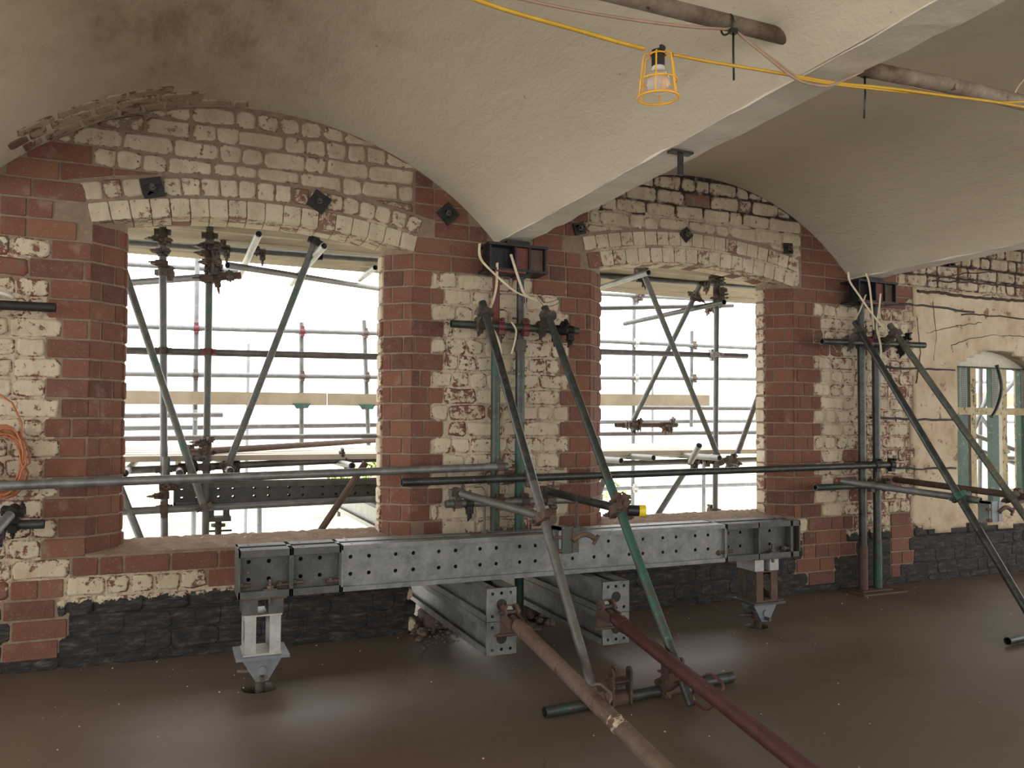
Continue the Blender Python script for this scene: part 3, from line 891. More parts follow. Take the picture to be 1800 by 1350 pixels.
# --- prop pairs and the steel pad they hold under each ceiling beam
def holes_plate(mb, fn, W_, H_, holes, r, t, n=10):
    """plate W x H in (a, b), real round holes, thickness t along depth; fn(a, b, depth)"""
    xs = sorted(set([0, W_]+[round(h[0]+s*r*1.25, 5) for h in holes for s in (-1, 1)]))
    ys = sorted(set([0, H_]+[round(h[1]+s*r*1.25, 5) for h in holes for s in (-1, 1)]))
    xs = [x for x in xs if 0 <= x <= W_]; ys = [y for y in ys if 0 <= y <= H_]
    for xa, xb in zip(xs, xs[1:]):
        for ya, yb in zip(ys, ys[1:]):
            h = [h for h in holes if xa-1e-4 <= h[0]-r and h[0]+r <= xb+1e-4 and ya-1e-4 <= h[1]-r and h[1]+r <= yb+1e-4]
            if not h:
                for d, fl in ((0, 0), (t, 1)):
                    i = mb.vs([fn(xa, ya, d), fn(xb, ya, d), fn(xb, yb, d), fn(xa, yb, d)]); mb.face([i, i+1, i+2, i+3] if fl else [i+3, i+2, i+1, i])
            else:
                cx, cy = h[0][0], h[0][1]; rr = h[0][2] if len(h[0]) > 2 else r; outer = [[], []]; inner = [[], []]
                for k in range(n):
                    a = 2*pi*(k+.5)/n; ca, sa = cos(a), sin(a)
                    tx = ((xb-cx) if ca > 0 else (cx-xa))/max(abs(ca), 1e-6); ty = ((yb-cy) if sa > 0 else (cy-ya))/max(abs(sa), 1e-6); m_ = min(tx, ty)
                    for d, l in ((0, 0), (t, 1)):
                        outer[l].append(mb.vs([fn(cx+ca*m_, cy+sa*m_, d)])); inner[l].append(mb.vs([fn(cx+ca*rr, cy+sa*rr, d)]))
                corners = [(xb, ya), (xb, yb), (xa, yb), (xa, ya)]
                for l in (0, 1):
                    for k in range(n):
                        k2 = (k+1) % n; mb.face([outer[l][k], outer[l][k2], inner[l][k2], inner[l][k]])
                    d = t*l
                    for X_, Y_ in corners:   # corner triangles of the square cell
                        aa = atan2(Y_-cy, X_-cx) % (2*pi); k = int((aa/(2*pi))*n-.5) % n; k2 = (k+1) % n
                        j = mb.vs([fn(X_, Y_, d)]); mb.face([outer[l][k], j, outer[l][k2]])
                for k in range(n):
                    k2 = (k+1) % n; mb.face([inner[0][k], inner[0][k2], inner[1][k2], inner[1][k]])
    i = mb.vs([fn(0, 0, 0), fn(W_, 0, 0), fn(W_, H_, 0), fn(0, H_, 0), fn(0, 0, t), fn(W_, 0, t), fn(W_, H_, t), fn(0, H_, t)])
    for q in ((0, 1, 5, 4), (1, 2, 6, 5), (2, 3, 7, 6), (3, 0, 4, 7)): mb.face([i+k for k in q])
    return mb

def prop(x, y, ztop, zc, label, low, mat_in='tube', ph=0.):
    o = thing('steel_prop', (x, y, 0), label, 'prop')
    MB().cyl((x, y, .012), (x, y, zc), .030, 16).build('outer_tube', low, o)
    MB().cyl((x, y, zc), (x, y, ztop-.008), .0242, 14).build('inner_tube', mat_in, o)
    mb = MB().cyl((x, y, zc-.055), (x, y, zc+.02), .040, 16); mb.cyl((x-.052, y, zc-.02), (x+.052, y, zc-.02), .008, 6); mb.build('collar_nut', 'coup', o)
    mb = MB(); mb.box((x-.075, y-.075, 0.012), (x+.075, y+.075, .020)); mb.build('foot_plate', 'rust', o)
    mb = MB(); mb.box((x-.05, y-.05, ztop-.008), (x+.05, y+.05, ztop)); mb.build('head_plate', 'padblk', o)
    MB().cyl((x-.055, y, zc+.16), (x+.055, y, zc+.16), .006, 6).build('locking_pin', 'coup', o)
    for z in [zc+.28+.1*i for i in range(3)]:
        if z < ztop-.05: MB().cyl((x, y-.0248, z), (x, y-.02, z), .007, 8).build('pin_hole', 'black', o)
    return o
def pad(cx, label, x0, x1):
    """short I-beam laid under the ceiling beam, with welded stiffeners"""
    zt, zb, yf, yb = 2.462, 2.285, -.20, -.004; o = thing('steel_spreader_beam', (cx, (yf+yb)/2, zb), label, 'steel beam')
    ym = (yf+yb)/2
    MB().box((x0, yf, zt-.016), (x1, yb, zt)).build('top_flange', 'padblk', o)
    MB().box((x0, yf, zb), (x1, yb, zb+.016)).build('bottom_flange', 'padblk', o)
    MB().box((x0, ym-.008, zb+.016), (x1, ym+.008, zt-.016)).build('web', 'padblk', o)
    for fx in (.04, .46, .70, .97):
        x = x0+(x1-x0)*fx; MB().box((x-.006, yf+.012, zb+.016), (x+.006, ym-.008, zt-.016)).build('stiffener', 'padblk', o)
    MB().box((x0+(x1-x0)*.46, yf+.03, zb+.018), (x0+(x1-x0)*.70, yf+.038, zt-.018)).build('red_plate', 'padred', o)
    MB().box((x0+(x1-x0)*.70, yf+.04, zb+.018), (x0+(x1-x0)*.95, yf+.046, zt-.018)).build('side_plate', 'rust', o)
    MB().box((x0+.05, yf-.004, zb-.012), (x1-.16, yf+.04, zb)).build('packing_plate', 'padred', o)
    # packing up to the beam soffit
    MB().box((cx-.08, yf+.01, zt), (cx+.08, yb, SPR-.014)).build('packer', 'black', o)
    return o
pad(2.03, 'black steel spreader beam with red plates under the ceiling beam between the two big windows', 1.82, 2.235)
pad(5.13, 'black steel spreader beam under the ceiling beam beside the far plastered pier', 4.94, 5.36)
PROPS = [(1.905, 'slim steel prop with a red upper tube, nearer the left big window', 'tube_gr', 'padred', 1.885),
         (2.075, 'steel prop with green paint on its lower half, under the middle spreader beam', 'tube', 'tube', 1.835),
         (5.045, 'steel prop with rusty foot, nearer the second big window', 'tube', 'tube', 1.98),
         (5.20, 'steel prop with a green painted foot, beside the plastered pier', 'tube', 'tube', 1.95)]
for x, lab, low, up, zc in PROPS:
    prop(x, -.115, 2.273, zc, lab, low, up)
MB().cyl((2.075, -.115, .02), (2.075, -.115, 1.32), .0308, 16).build('green_sleeve', 'green', label='worn green sleeve round the lower half of the second middle prop', cat='sleeve')
MB().cyl((1.905, -.115, 1.62), (1.905, -.115, 1.82), .0308, 16).build('green_sleeve', 'green', label='short green sleeve under the collar of the first middle prop', cat='sleeve')
MB().cyl((5.20, -.115, .02), (5.20, -.115, .36), .0325, 16).build('prop_sleeve', 'green', kind=None, label='green sleeve round the foot of the prop beside the plastered pier', cat='sleeve')
MB().cyl((5.045, -.115, .02), (5.045, -.115, .36), .035, 16).build('prop_sleeve', 'rust', label='rusty bolted sleeve round the foot of the prop nearest the second big window', cat='sleeve')
for (x0, x1, y0, y1, lab) in ((4.90, 5.36, -.26, -.02, 'thin rusty base plate under the pair of far props'), (1.80, 2.19, -.22, -.02, 'flat steel base plate under the middle pair of props')):
    mb = MB().box((x0, y0, 0), (x1, y1, .012)); mb.build('base_plate', 'rust', label=lab, cat='plate')

# --- tubes across the pier, at mid height and low down
YT = -.20      # plane of the horizontal tubes, in front of the props
tube('scaffold_tube', at(0, 853, YT)+V((-.9, 0, -.02)), at(892, 820, YT), 'galv', 'long horizontal tube crossing the left big window and stopping at the middle props', key='T1')
tube('scaffold_tube', at(706, 848, YT-.055), at(1565, 817, YT-.055), 'tube', 'long horizontal tube crossing the second big window to the far props', key='T2')
tube('scaffold_tube', at(783, 886, YT), at(1012, 878, YT), 'galv', 'short low horizontal tube clamped across the middle props, below the long tubes', key='T3')
tube('scaffold_tube', at(793, 569, YT), at(1016, 582, YT), 'tube_gr', 'short horizontal tube with red couplers high across the middle props', key='T5')
tube('scaffold_tube', at(1445, 600, YT), at(1625, 607, YT), 'tube', 'short horizontal tube with red couplers high across the far props', key='T6')
tube('scaffold_tube', at(1433, 857, YT), at(1560, 852, YT), 'tube_gr', 'short low open-ended tube clamped across the far props', key='T4')
for i, (x, *_r) in enumerate(PROPS): TUBES['P%d' % i] = (V((x, -.115, 0)), V((x, -.115, 2.2)), None, .030)
# rakers from the pier head down to the floor
rk = [('R1', at(848, 532, YT-.06), onz(1050, 1243, .02), 'tube_mid', 'long grey raking tube from the middle props to the floor, nearest the left window'),
      ('R2', at(958, 541, YT-.06), onz(1216, 1240, .02), 'tube_gr', 'long raking tube with green paint, crossing in front of the long horizontal beam'),
      ('R3', at(1503, 566, YT-.06), None, 'tube', 'dark raking tube from the far props, the one nearer the second big window'),
      ('R4', at(1564, 571, YT-.06), None, 'yellowed', 'raking tube streaked with yellow paint, passing in front of the small far window')]
def along(p, u1, v1, u2, v2, zend):
    """end of a raking tube that starts at p, whose picture runs through the two pixels, at floor height"""
    a, b = ray(u1, v1), ray(u2, v2); n = a.cross(b); best = None
    for i in range(400):
        t = 1+i*.01; v_ = v1+(v2-v1)*t; u_ = u1+(u2-u1)*t; d = ray(u_, v_)
        if d.z >= -.02: continue
        q = EYE+d*((zend-EYE.z)/d.z)
        if best is None or abs(q.y+1.75) < abs(best.y+1.75): best = q
    return best
for k, a, b, m_, lab in rk:
    if b is None: b = along(a, 1503, 566, 1797, 1060, .03) if k == 'R3' else along(a, 1564, 571, 1800, 905, .03)
    tube('raking_tube', a, b, m_, lab, key=k)
# green painted lower half of the second raker
a, b, o, r = TUBES['R2']; MB().cyl(lerp(a, b, .52), lerp(a, b, .88), r+.0006, 14, caps=False).build('green_paint', 'green', o)
a, b, o, r = TUBES['R1']; MB().cyl(lerp(a, b, .0), lerp(a, b, .52), r+.0005, 14, caps=False).build('dark_upper_tube', 'tube', o)
join('T5', 'R1'); join('T5', 'R2'); join('T5', 'P0', 'coup_red', 'red_coupler'); join('T5', 'P1', 'coup_red', 'red_coupler')
join('T6', 'R3'); join('T6', 'R4'); join('T6', 'P2', 'coup_red', 'red_coupler'); join('T6', 'P3', 'coup_red', 'red_coupler')
join('T1', 'P0'); join('T2', 'P1'); join('T3', 'P0', 'rust'); join('T3', 'P1', 'rust'); join('T4', 'P2'); join('T4', 'P3'); join('T2', 'P2', 'black'); join('T2', 'P3', 'black')
# extra half couplers hanging on the T5 and T3 tubes
def spare(parent, p, d, s, mat='coup'):
    p, d, s = V(p), V(d).normalized(), V(s).normalized(); n = d.cross(s).normalized(); mb = MB()
    mb.cyl(p-d*.024, p+d*.024, R48+.008, 12); mb.obox(p+s*.045, s, d, n, .022, .02, .018); mb.obox(p+s*.075+n*.012, s, d, n, .02, .008, .022)
    mb.cyl(p+s*.05-n*.03, p+s*.05+n*.055, .0065, 6); mb.cyl(p+s*.05+n*.03, p+s*.05+n*.043, .013, 6, smooth=False)
    mb.cyl(p+s*.078-n*.02, p+s*.10+n*.045, .006, 6)
    return mb.build('spare_coupler', mat, parent)
a, b, o, r = TUBES['T5']; spare(o, lerp(a, b, .80), b-a, (0, -.5, -1), 'black'); spare(o, lerp(a, b, .93), b-a, (0, -.2, -1), 'black'); spare(o, lerp(a, b, .86), b-a, (0, -.8, .6), 'black')
MB().tube(lerp(a, b, .80), lerp(a, b, .95), r+.008, 12).build('sleeve_coupler', 'black', o)
a, b, o, r = TUBES['T3']; spare(o, lerp(a, b, .17), b-a, (0, -.3, -1), 'black'); spare(o, lerp(a, b, .80), b-a, (0, -.6, -.8)); spare(o, lerp(a, b, .74), b-a, (0, -.4, .9))
a, b, o, r = TUBES['T6']; spare(o, lerp(a, b, .74), b-a, (0, -.4, -.8), 'black'); spare(o, lerp(a, b, .80), b-a, (0, -.2, .9), 'black')

# ties from the pier out to the rakers
def tie(key, a, b, mat, lab): tube('tie_tube', a, b, mat, lab, key=key)
r1a, r1b = TUBES['R1'][:2]; r2a, r2b = TUBES['R2'][:2]; r3a, r3b = TUBES['R3'][:2]; r4a, r4b = TUBES['R4'][:2]
def raker_at_z(k, z):
    a, b = TUBES[k][:2]; return lerp(a, b, (z-a.z)/(b.z-a.z))
def tie_from(u, v, Y, key_r, u2, v2, ext=0.):
    """tie tube from a clamp near the wall to the raker; ends beside it"""
    A = at(u, v, Y); best = None
    for i in range(200):
        q = raker_at_z(key_r, .4+i*.006); d = ray(u2, v2); Y2 = q.y; p = at(u2, v2, Y2); e = (p-q).length
        if best is None or e < best[0]: best = (e, p, q)
    return A, best[1]
A, B = tie_from(812, 868, -.26, 'R1', 972, 914); tie('K1', A, B, 'tube_mid', 'grey tie tube reaching from the middle props towards the floor side, open end facing out')
A2, B2 = tie_from(962, 863, -.20, 'R2', 1100, 897); tie('K2', A2, B2, 'tube', 'dark tie tube with a yellow end cap, in front of the second big window sill')
A3, B3 = tie_from(1480, 846, -.26, 'R3', 1724, 880); tie('K3', A3, B3, 'galv', 'galvanised tie tube running from the far props to a clamp on the dark raking tube')
A4, B4 = tie_from(1572, 843, -.12, 'R4', 1800, 873); tie('K4', A4, B4+(B4-A4)*.1, 'rust', 'rusty brown tie tube in front of the plastered pier')
join('K1', 'R1', 'rust'); join('K2', 'R2', 'rust'); join('K3', 'R3', 'green', 'green_coupler'); join('K4', 'R4', 'coup')
join('K1', 'T3', 'coup'); join('K2', 'T3', 'coup')
o = TUBES['K2'][2]; e = TUBES['K2'][1]; d = (TUBES['K2'][1]-TUBES['K2'][0]).normalized()
sx = V((.86, -.35, -.03)).normalized(); c0 = e+sx*.02
MB().cyl(c0-sx*.01, c0+sx*.05, .030, 14).build('cap_body', 'blackpl', o); MB().cyl(c0+sx*.05, c0+sx*.085, .031, 16).build('yellow_cap', 'ycap', o)
spare(o, e-sx*.045, d, (0, -.2, 1), 'rust'); spare(o, e-sx*.02, d, (.2, -.4, .9), 'rust')
# green board clamp hung on the end of the first tie
def board_clamp(parent, p, mat_a, mat_b):
    p = V(p); mb = MB(); mb.box((p.x-.035, p.y-.05, p.z-.165), (p.x-.02, p.y+.03, p.z-.03)); mb.box((p.x-.035, p.y-.05, p.z-.045), (p.x+.045, p.y+.03, p.z-.03)); mb.build('clamp_back', 'galv', parent)
    mb = MB(); mb.box((p.x-.018, p.y-.055, p.z-.165), (p.x+.03, p.y-.045, p.z-.028)); mb.box((p.x+.03, p.y-.055, p.z-.165), (p.x+.04, p.y+.02, p.z-.028)); mb.box((p.x+.04, p.y-.06, p.z-.16), (p.x+.075, p.y-.05, p.z-.035)); mb.build('clamp_plate', mat_a, parent)
    pts = [p+V((.04+.13*t, -.06, -.10+.03*sin(t*3))) for t in [i/6 for i in range(7)]]
    mb = MB().path(pts, .014, 8); mb.cyl(pts[-1]+V((-.01, 0, -.028)), pts[-1]+V((.02, 0, .018)), .009, 6); mb.cyl(p+V((-.06, -.05, -.08)), p+V((-.02, -.05, -.08)), .010, 6); mb.cyl(p+V((-.05, -.05, -.15)), p+V((-.02, -.05, -.15)), .012, 6); mb.build('clamp_bolt', mat_b, parent)
board_clamp(TUBES['K1'][2], TUBES['K1'][1]+V((.03, -.03, 0)), 'green', 'rust')
board_clamp(TUBES['K3'][2], TUBES['K3'][1]+V((.02, -.02, .03)), 'steelgrey', 'rust')

# tube lying across the feet of the rakers, with fork couplers
fa_, fb_ = onz(957, 1252, .026), onz(1287, 1190, .026)
tube('floor_tube', fa_, fb_, 'tube_gr', 'worn tube lying on the floor across the feet of the raking tubes', key='F1', r=.026)
def fork(parent, t, tilt):
    a, b = TUBES['F1'][:2]; c = lerp(a, b, t); d = (b-a).normalized(); s = V((d.y, -d.x, 0)); up = V((0, 0, 1))
    mb = MB(); mb.cyl(c-d*.04, c+d*.04, .036, 12)
    for k in (-.05, .0, .05):
        base = c+d*k; mb.obox(base+up*.055+s*(.02 if k else -.03), up, s, d, .075, .02, .006)
        mb.cyl(base+up*.13+s*(.02 if k else -.03)-d*.006, base+up*.13+s*(.02 if k else -.03)+d*.006, .02, 10)
    mb.obox(c+up*.085, d, s, up, .055, .03, .004); mb.cyl(c-d*.06+up*.06, c+d*.06+up*.06, .007, 6)
    mb.build('fork_coupler', 'rust', parent)
fork(TUBES['F1'][2], .36, 0); fork(TUBES['F1'][2], .64, 0)
join('F1', 'R1', 'rust'); join('F1', 'R2', 'rust')
tube('floor_tube', onz(1771, 1127, .03), onz(1771, 1127, .03)+V((1.0, .12, 0)), 'tube', 'short dark open tube lying on the bare floor, entering from the edge of the room', key='F2')

# --- soldier beams
def soldier(o, A, L, axis, depth, hgt, holes=True, stiff=(), mat='galv', ends=(True, True), endholes=False, recess=.045, ph=0.):
    """two channels back to back: webs with paired holes, four lipped flanges, end plates.
    A = low corner (min x, min y, min z); axis 'x' or 'y'"""
    A = V(A)
    if axis == 'x': F = lambda a, b, c: (A.x+a, A.y+b, A.z+c)
    else: F = lambda a, b, c: (A.x+b, A.y+a, A.z+c)
    hs = []
    if holes:
        p = .05+ph
        while p < L-.04:
            hs += [(p, hgt*.36), (p, hgt*.73)]; p += .095 if (len(hs)//2) % 2 else .14
    tw = .006
    for b in (recess, depth-recess-tw):
        mb = MB(); holes_plate(mb, lambda a, c, d, b=b: F(a, b+d, c+.006), L, hgt-.012, [(h[0], h[1]-.006) for h in hs if .016 < h[0] < L-.016], .0105, tw); mb.build('web', mat, o)
    fl = depth/2-.028
    fh = [(p, fl*.5) for p in [.06+.17*i for i in range(int((L-.08)/.17)+1)] if .016 < p < L-.016]
    for b0 in (0, depth-fl):
        for c0 in (0, hgt-.006):
            mb = MB(); holes_plate(mb, lambda a, b, d, b0=b0, c0=c0: F(a, b0+b, c0+d), L, fl, fh, .009, .006)
            lb = 0 if b0 == 0 else depth-.006; lw = .024 if recess < .03 else .034; lz = (.006, lw) if c0 == 0 else (hgt-lw, hgt-.006)
            x0, y0, z0 = F(0, lb, lz[0]); x1, y1, z1 = F(L, lb+.006, lz[1]); mb.box((x0, y0, z0), (x1, y1, z1)); mb.build('flange', mat, o)
    for e, on in ((-.0015, ends[0]), (L-.0085, ends[1])):
        if not on: continue
        mb = MB()
        if endholes:
            hh = [(depth*.2, hgt*.16), (depth*.5, hgt*.16), (depth*.8, hgt*.16), (depth*.2, hgt*.84), (depth*.5, hgt*.84), (depth*.8, hgt*.84), (depth*.5, hgt*.5, .030)]
            holes_plate(mb, lambda b, c, d: F(e+d, b, c), depth, hgt, hh[:6], .009, .010)
            m2 = MB(); x0, y0, z0 = F(-.003, depth*.5, hgt*.5); x1, y1, z1 = F(.004, depth*.5, hgt*.5); m2.cyl((x0, y0, z0), (x1, y1, z1), .029, 20); m2.build('access_hole', 'black', o) if e < .1 else None
        else:
            x0, y0, z0 = F(e, 0, 0); x1, y1, z1 = F(e+.010, depth, hgt); mb.box((x0, y0, z0), (x1, y1, z1))
        mb.build('end_plate', mat, o)
    for a in stiff:
        mb = MB(); x0, y0, z0 = F(a, 0, .0); x1, y1, z1 = F(a+.008, recess, hgt); mb.box((x0, y0, z0), (x1, y1, z1)); mb.build('stiffener', mat, o)
WY, WD, WZ, WH = -.80, .235, .460, .232
M['galv_dark'] = mat_steel('dull_galvanised_steel', (.05, .05, .046), (.125, .125, .113), .6, .45)
for (xa, xb, lab, m_, st, ends) in (
    (.306, .552, 'short end section of the long horizontal beam, over the left jack', 'galv_dark', (), (True, True)),
    (.554, .796, 'second short section of the long horizontal beam, next to its left end', 'galv_dark', (), (True, True)),
    (.798, 3.180, 'long main section of the galvanised horizontal beam, full of paired holes', 'galv', (), (True, True)),
    (3.182, 3.700, 'box section of the horizontal beam over the right jack, with a middle rib', 'galv_dark', (.25,), (True, True)),
    (3.702, 3.770, 'narrow end block closing the far end of the horizontal beam', 'galv_dark', (), (True, True))):
    o = thing('soldier_beam', ((xa+xb)/2, WY+WD/2, WZ), lab, 'steel beam')
    soldier(o, (xa, WY, WZ), xb-xa, 'x', WD, WH, mat=m_, stiff=st, ends=ends, holes=xb-xa > .1, recess=.022 if xb-xa > 1 else .05)
    for bx_ in ((xb-.035, WZ+.055), (xa+.03, WZ+.06)) if xb-xa > .1 and xb-xa < 1 else (((xb-.03, WZ+.055),) if xb-xa > 1 else ()):
        MB().cyl((bx_[0]-.03, WY+.02, bx_[1]), (bx_[0]+.03, WY+.02, bx_[1]), .010, 8).build('bolt', 'rust', o)
        MB().cyl((bx_[0]-.022, WY+.02, bx_[1]), (bx_[0]-.008, WY+.02, bx_[1]), .018, 6, smooth=False).build('nut', 'coup', o)
    if xb-xa < 1:      # end ring of the tray on top
        pass
# rods standing on the beam
for x, h, lab in ((1.63, .15, 'short threaded rod standing on the long beam near the middle pier'), (2.22, .20, 'taller threaded rod standing on the long beam, before the second window')):
    o = thing('threaded_rod', (x, WY+.16, WZ+WH), lab, 'rod')
    MB().cyl((x, WY+.16, WZ+WH), (x, WY+.16, WZ+WH+h), .008, 8).build('rod', 'coup', o)
    MB().cyl((x, WY+.16, WZ+WH), (x, WY+.16, WZ+WH+.015), .018, 6, smooth=False).build('nut', 'coup', o); MB().box((x-.09, WY+.13, WZ+WH), (x+.05, WY+.19, WZ+WH+.004)).build('washer_plate', 'rust', o)
# needle beams through the wall, in two stacks
NH = .170; YN = -1.0
for (xn, z0, labs) in ((1.505, .115, ('lower needle beam of the stack nearest the left window, end plate facing out', 'upper needle beam of the stack nearest the left window, end plate facing out')),
                       (2.188, .100, ('lower needle beam of the far stack, under the long horizontal beam', 'upper needle beam of the far stack, under the long horizontal beam'))):
    for i in (0, 1):
        o = thing('needle_beam', (xn+.083, YN+1.2, z0+NH*i), labs[i], 'steel beam')
        soldier(o, (xn, YN, z0+i*(NH+.003)), 2.4, 'y', .168, NH, mat='galv', endholes=True, holes=False, ends=(True, True), recess=.042)
# packing between the needle stacks and the beam above, and under them in the breach
for xn, z1, lab in ((1.505, .115, 'lump of mortar packing under the near needle stack'), (2.188, .100, 'lump of mortar packing under the far needle stack')):
    mb = MB(); mb.prism(rough([(xn-.02, 0), (xn+.19, 0), (xn+.17, z1), (xn, z1)], .008, .02), lambda a, b, d: (a, -d, b), -.2, -.03, .01, .2); mb.build('mortar_packing', 'rubble', label=lab, cat='packing')

# --- adjustable jacks under the horizontal beam
def jack(x, y, lab, zt, clean):
    o = thing('screw_jack', (x, y, 0), lab, 'jack'); m1 = 'silver' if clean else 'rust'
    # saddle block
    for s in (-1, 1): MB().box((x+s*.06-.035, y-.09, zt-.085), (x+s*.06+.035, y+.09, zt-.012)).build('saddle_block', 'galv_dark' if clean else 'silver', o)
    MB().box((x-.10, y-.10, zt-.012), (x+.11, y+.10, zt)).build('top_plate', 'rust' if clean else 'coup', o)
    MB().box((x-.09, y-.095, zt-.093), (x+.09, y+.095, zt-.085)).build('shelf_plate', m1, o)
    z1, z0 = zt-.093, zt-.272
    for s in (-1, 1):
        MB().box((x+s*.058-.026, y-.092, z0), (x+s*.058+.026, y-.078, z1)).build('frame_leg', m1, o)
        MB().box((x+s*.058-.026, y+.078, z0), (x+s*.058+.026, y+.092, z1)).build('frame_leg', m1, o)
        mb = MB(); holes_plate(mb, lambda a, b, d, s=s: (x+s*.082+d, y-.078+a, z0+b), .156, z1-z0, [(.078, (z1-z0)/2)], .055, .004, 20); mb.build('side_plate', m1 if clean else 'coup', o)
    MB().box((x-.09, y-.095, z0-.010), (x+.09, y+.095, z0)).build('bottom_rail', m1, o)
    MB().box((x-.125, y-.12, z0-.024), (x+.125, y+.12, z0-.010)).build('bearing_plate', 'steelgrey' if clean else 'galv_dark', o)
    zz = z0-.024; h = .115
    for yy in (-.075, .06):
        mb = MB(); mb.prism([(x-.098, zz), (x+.098, zz), (x+.03, zz-h), (x-.03, zz-h)][::-1], lambda a, b, d: (a, y+yy-d, b), -.012, 0); mb.build('gusset_plate', 'steelgrey', o)
    MB().cyl((x, y-.085, zz-.062), (x, y+.07, zz-.062), .021, 16).build('pivot_pin', 'steelgrey', o)
    MB().cyl((x, y, zz-h+.06), (x, y, zz-h), .035, 14).build('swivel_head', 'steelgrey', o)
    mb = MB(); zb = -.12; nt_ = 26; ztop = zz-h
    for i in range(nt_):
        a = zb+(ztop-zb)*i/nt_; b = zb+(ztop-zb)*(i+1)/nt_; mb.cyl((x, y, a), (x, y, (a+b)/2), .0215, 12, .025, caps=False); mb.cyl((x, y, (a+b)/2), (x, y, b), .025, 12, .0215, caps=False)
    mb.build('threaded_stem', 'coup', o)
    zn = .035+.02
    mb = MB().cyl((x, y, zn), (x, y, zn+.035), .042, 12); 
    for ang in (.5, 2.6, 4.7): mb.cyl((x+cos(ang)*.03, y+sin(ang)*.03, zn+.018), (x+cos(ang)*.12, y+sin(ang)*.12, zn+.014), .012, 8)
    mb.build('wing_nut', 'coup', o)
    # beam clamp bolt
    bx = x+.03; mb = MB(); mb.cyl((bx, WY+.018, zt-.03), (bx, WY+.018, zt+.085), .009, 8); mb.cyl((bx, WY+.018, zt+.04), (bx, WY+.018, zt+.056), .018, 6, smooth=False); mb.box((bx-.032, WY-.004, zt+.036), (bx+.032, WY+.044, zt+.041)); mb.build('clamp_bolt', 'coup', o)
    return o
jack(.425, -.685, 'silver framed screw jack under the near end of the long horizontal beam', WZ, True)
jack(3.53, -.67, 'rusty framed screw jack under the far end of the long beam', WZ, False)

# --- push-pull props bolted to the needle ends
def pushpull(P0, P1, matd, matlab, lab, handles, rad=.036, mark=None):
    P0, P1 = V(P0), V(P1); o = thing('push_pull_prop', P0, lab, 'prop'); d = (P1-P0).normalized(); x, y, _ = basis(d)
    L = (P1-P0).length; q = P0+d*.15
    MB().cyl(P0+d*.02, q, .026, 12).build('threaded_end', 'rust', o)
    MB().cyl(P0+d*.10, P0+d*.19, .033, 14, rad+.004).build('end_collar', matd, o)
    MB().cyl(P0+d*.19, P0+d*.215, rad+.005, 16).build('weld_ring', matd, o)
    MB().cyl(P0+d*.21, P1, rad, 18).build('tube_body', matd, o)
    # U-shackle and pin
    s = V((1, 0, 0)); u = V((0, 0, 1))
    for k in (-1, 1):
        c = P0+s*k*.034; mb = MB(); mb.obox(c+d*.02+V((0, .0, 0)), d, u.cross(d).cross(d).normalized(), s, .075, .026, .004); mb.cyl(c+V((0, .0, .035))-s*.004, c+V((0, .0, .035))+s*.004, .036, 14); mb.build('shackle_cheek', 'rust', o)
    MB().box((P0.x-.045, YN-.006, P0.z-.09), (P0.x+.045, YN, P0.z+.06)).build('shackle_plate', 'rust', o)
    MB().cyl(P0-s*.06+V((0, 0, .03)), P0+s*.055+V((0, 0, .03)), .012, 10).build('shackle_pin', 'coup', o)
    MB().cyl(V((P0.x-.0, YN-.028, P0.z+.04)), V((P0.x, YN, P0.z+.04)), .020, 6, smooth=False).build('fixing_bolt', 'silver', o)
    MB().cyl(V((P0.x-.07, YN-.02, P0.z-.09)), V((P0.x+.08, YN-.02, P0.z-.09)), .008, 8).build('split_pin', 'rust', o)
    for (hu, hv), sg in handles:
        best = min((( (900+FPX*(q_-EYE).dot(RT)/(q_-EYE).dot(FW)-hu)**2+(700-FPX*(q_-EYE).dot(UP)/(q_-EYE).dot(FW)-hv)**2), k_*.01) for k_, q_ in ((k_, P0+d*k_*.01) for k_ in range(20, 190)))
        t = best[1]; c = P0+d*t; w_ = d.cross((c-EYE).normalized()).normalized()*sg; pts = []
        for a, r_ in ((-.075, rad-.005), (-.065, rad+.02), (-.04, rad+.034), (.04, rad+.034), (.065, rad+.02), (.075, rad-.005)): pts.append(c+d*a+w_*r_)
        MB().path(pts, .0065, 6).build('turning_handle', matd, o)
    if mark:
        c = P0+d*mark; MB().cyl(c-d*.035, c+d*.035, rad+.0012, 18, caps=False).build('white_paint_mark', matlab, o)
    return o
PA = at(897, 1086, -1.035); PB = at(1067, 1076, -1.035)
dA_ = EYE+ray(1183, 1350)*2.98; dB_ = EYE+ray(1432, 1350)*3.02
PA1 = PA+(dA_-PA)*1.0; PB1 = PB+(dB_-PB)*1.0
def to_floor(p, q):
    d = q-p
    return q+(q-p)*.0
vA = V((1.90, -2.55, .045)); vB = V((2.53, -2.62, .045))
def screen_end(P0, px, py):
    """floor point whose prop passes the pixel"""
    best = None
    for i in range(300):
        Z = 2.2+i*.01; q = EYE+ray(px, py)*Z; d = q-P0
        t = (.045-P0.z)/d.z if d.z < 0 else 99
        if 1.0 < t < 3: 
            e = P0+d*t
            if best is None or abs(t-1.25) < best[0]: best = (abs(t-1.25), e)
    return best[1] if best else None
eA = screen_end(PA, 1163, 1350) or vA; eB = screen_end(PB, 1414, 1350) or vB
for e, lab in ((eA, 'a'), (eB, 'b')): pass
M['patchy'] = simple('flaking_white_patch', (.45, .38, .28), (.10, .05, .035), 26, .8, lo=.47, hi=.5)
pushpull(PA, eA, 'rust2', 'patchy', 'brown rusty push-pull prop bolted to the near needle stack, running along the floor', [((1045, 1232), 1)], .035, 1.12)
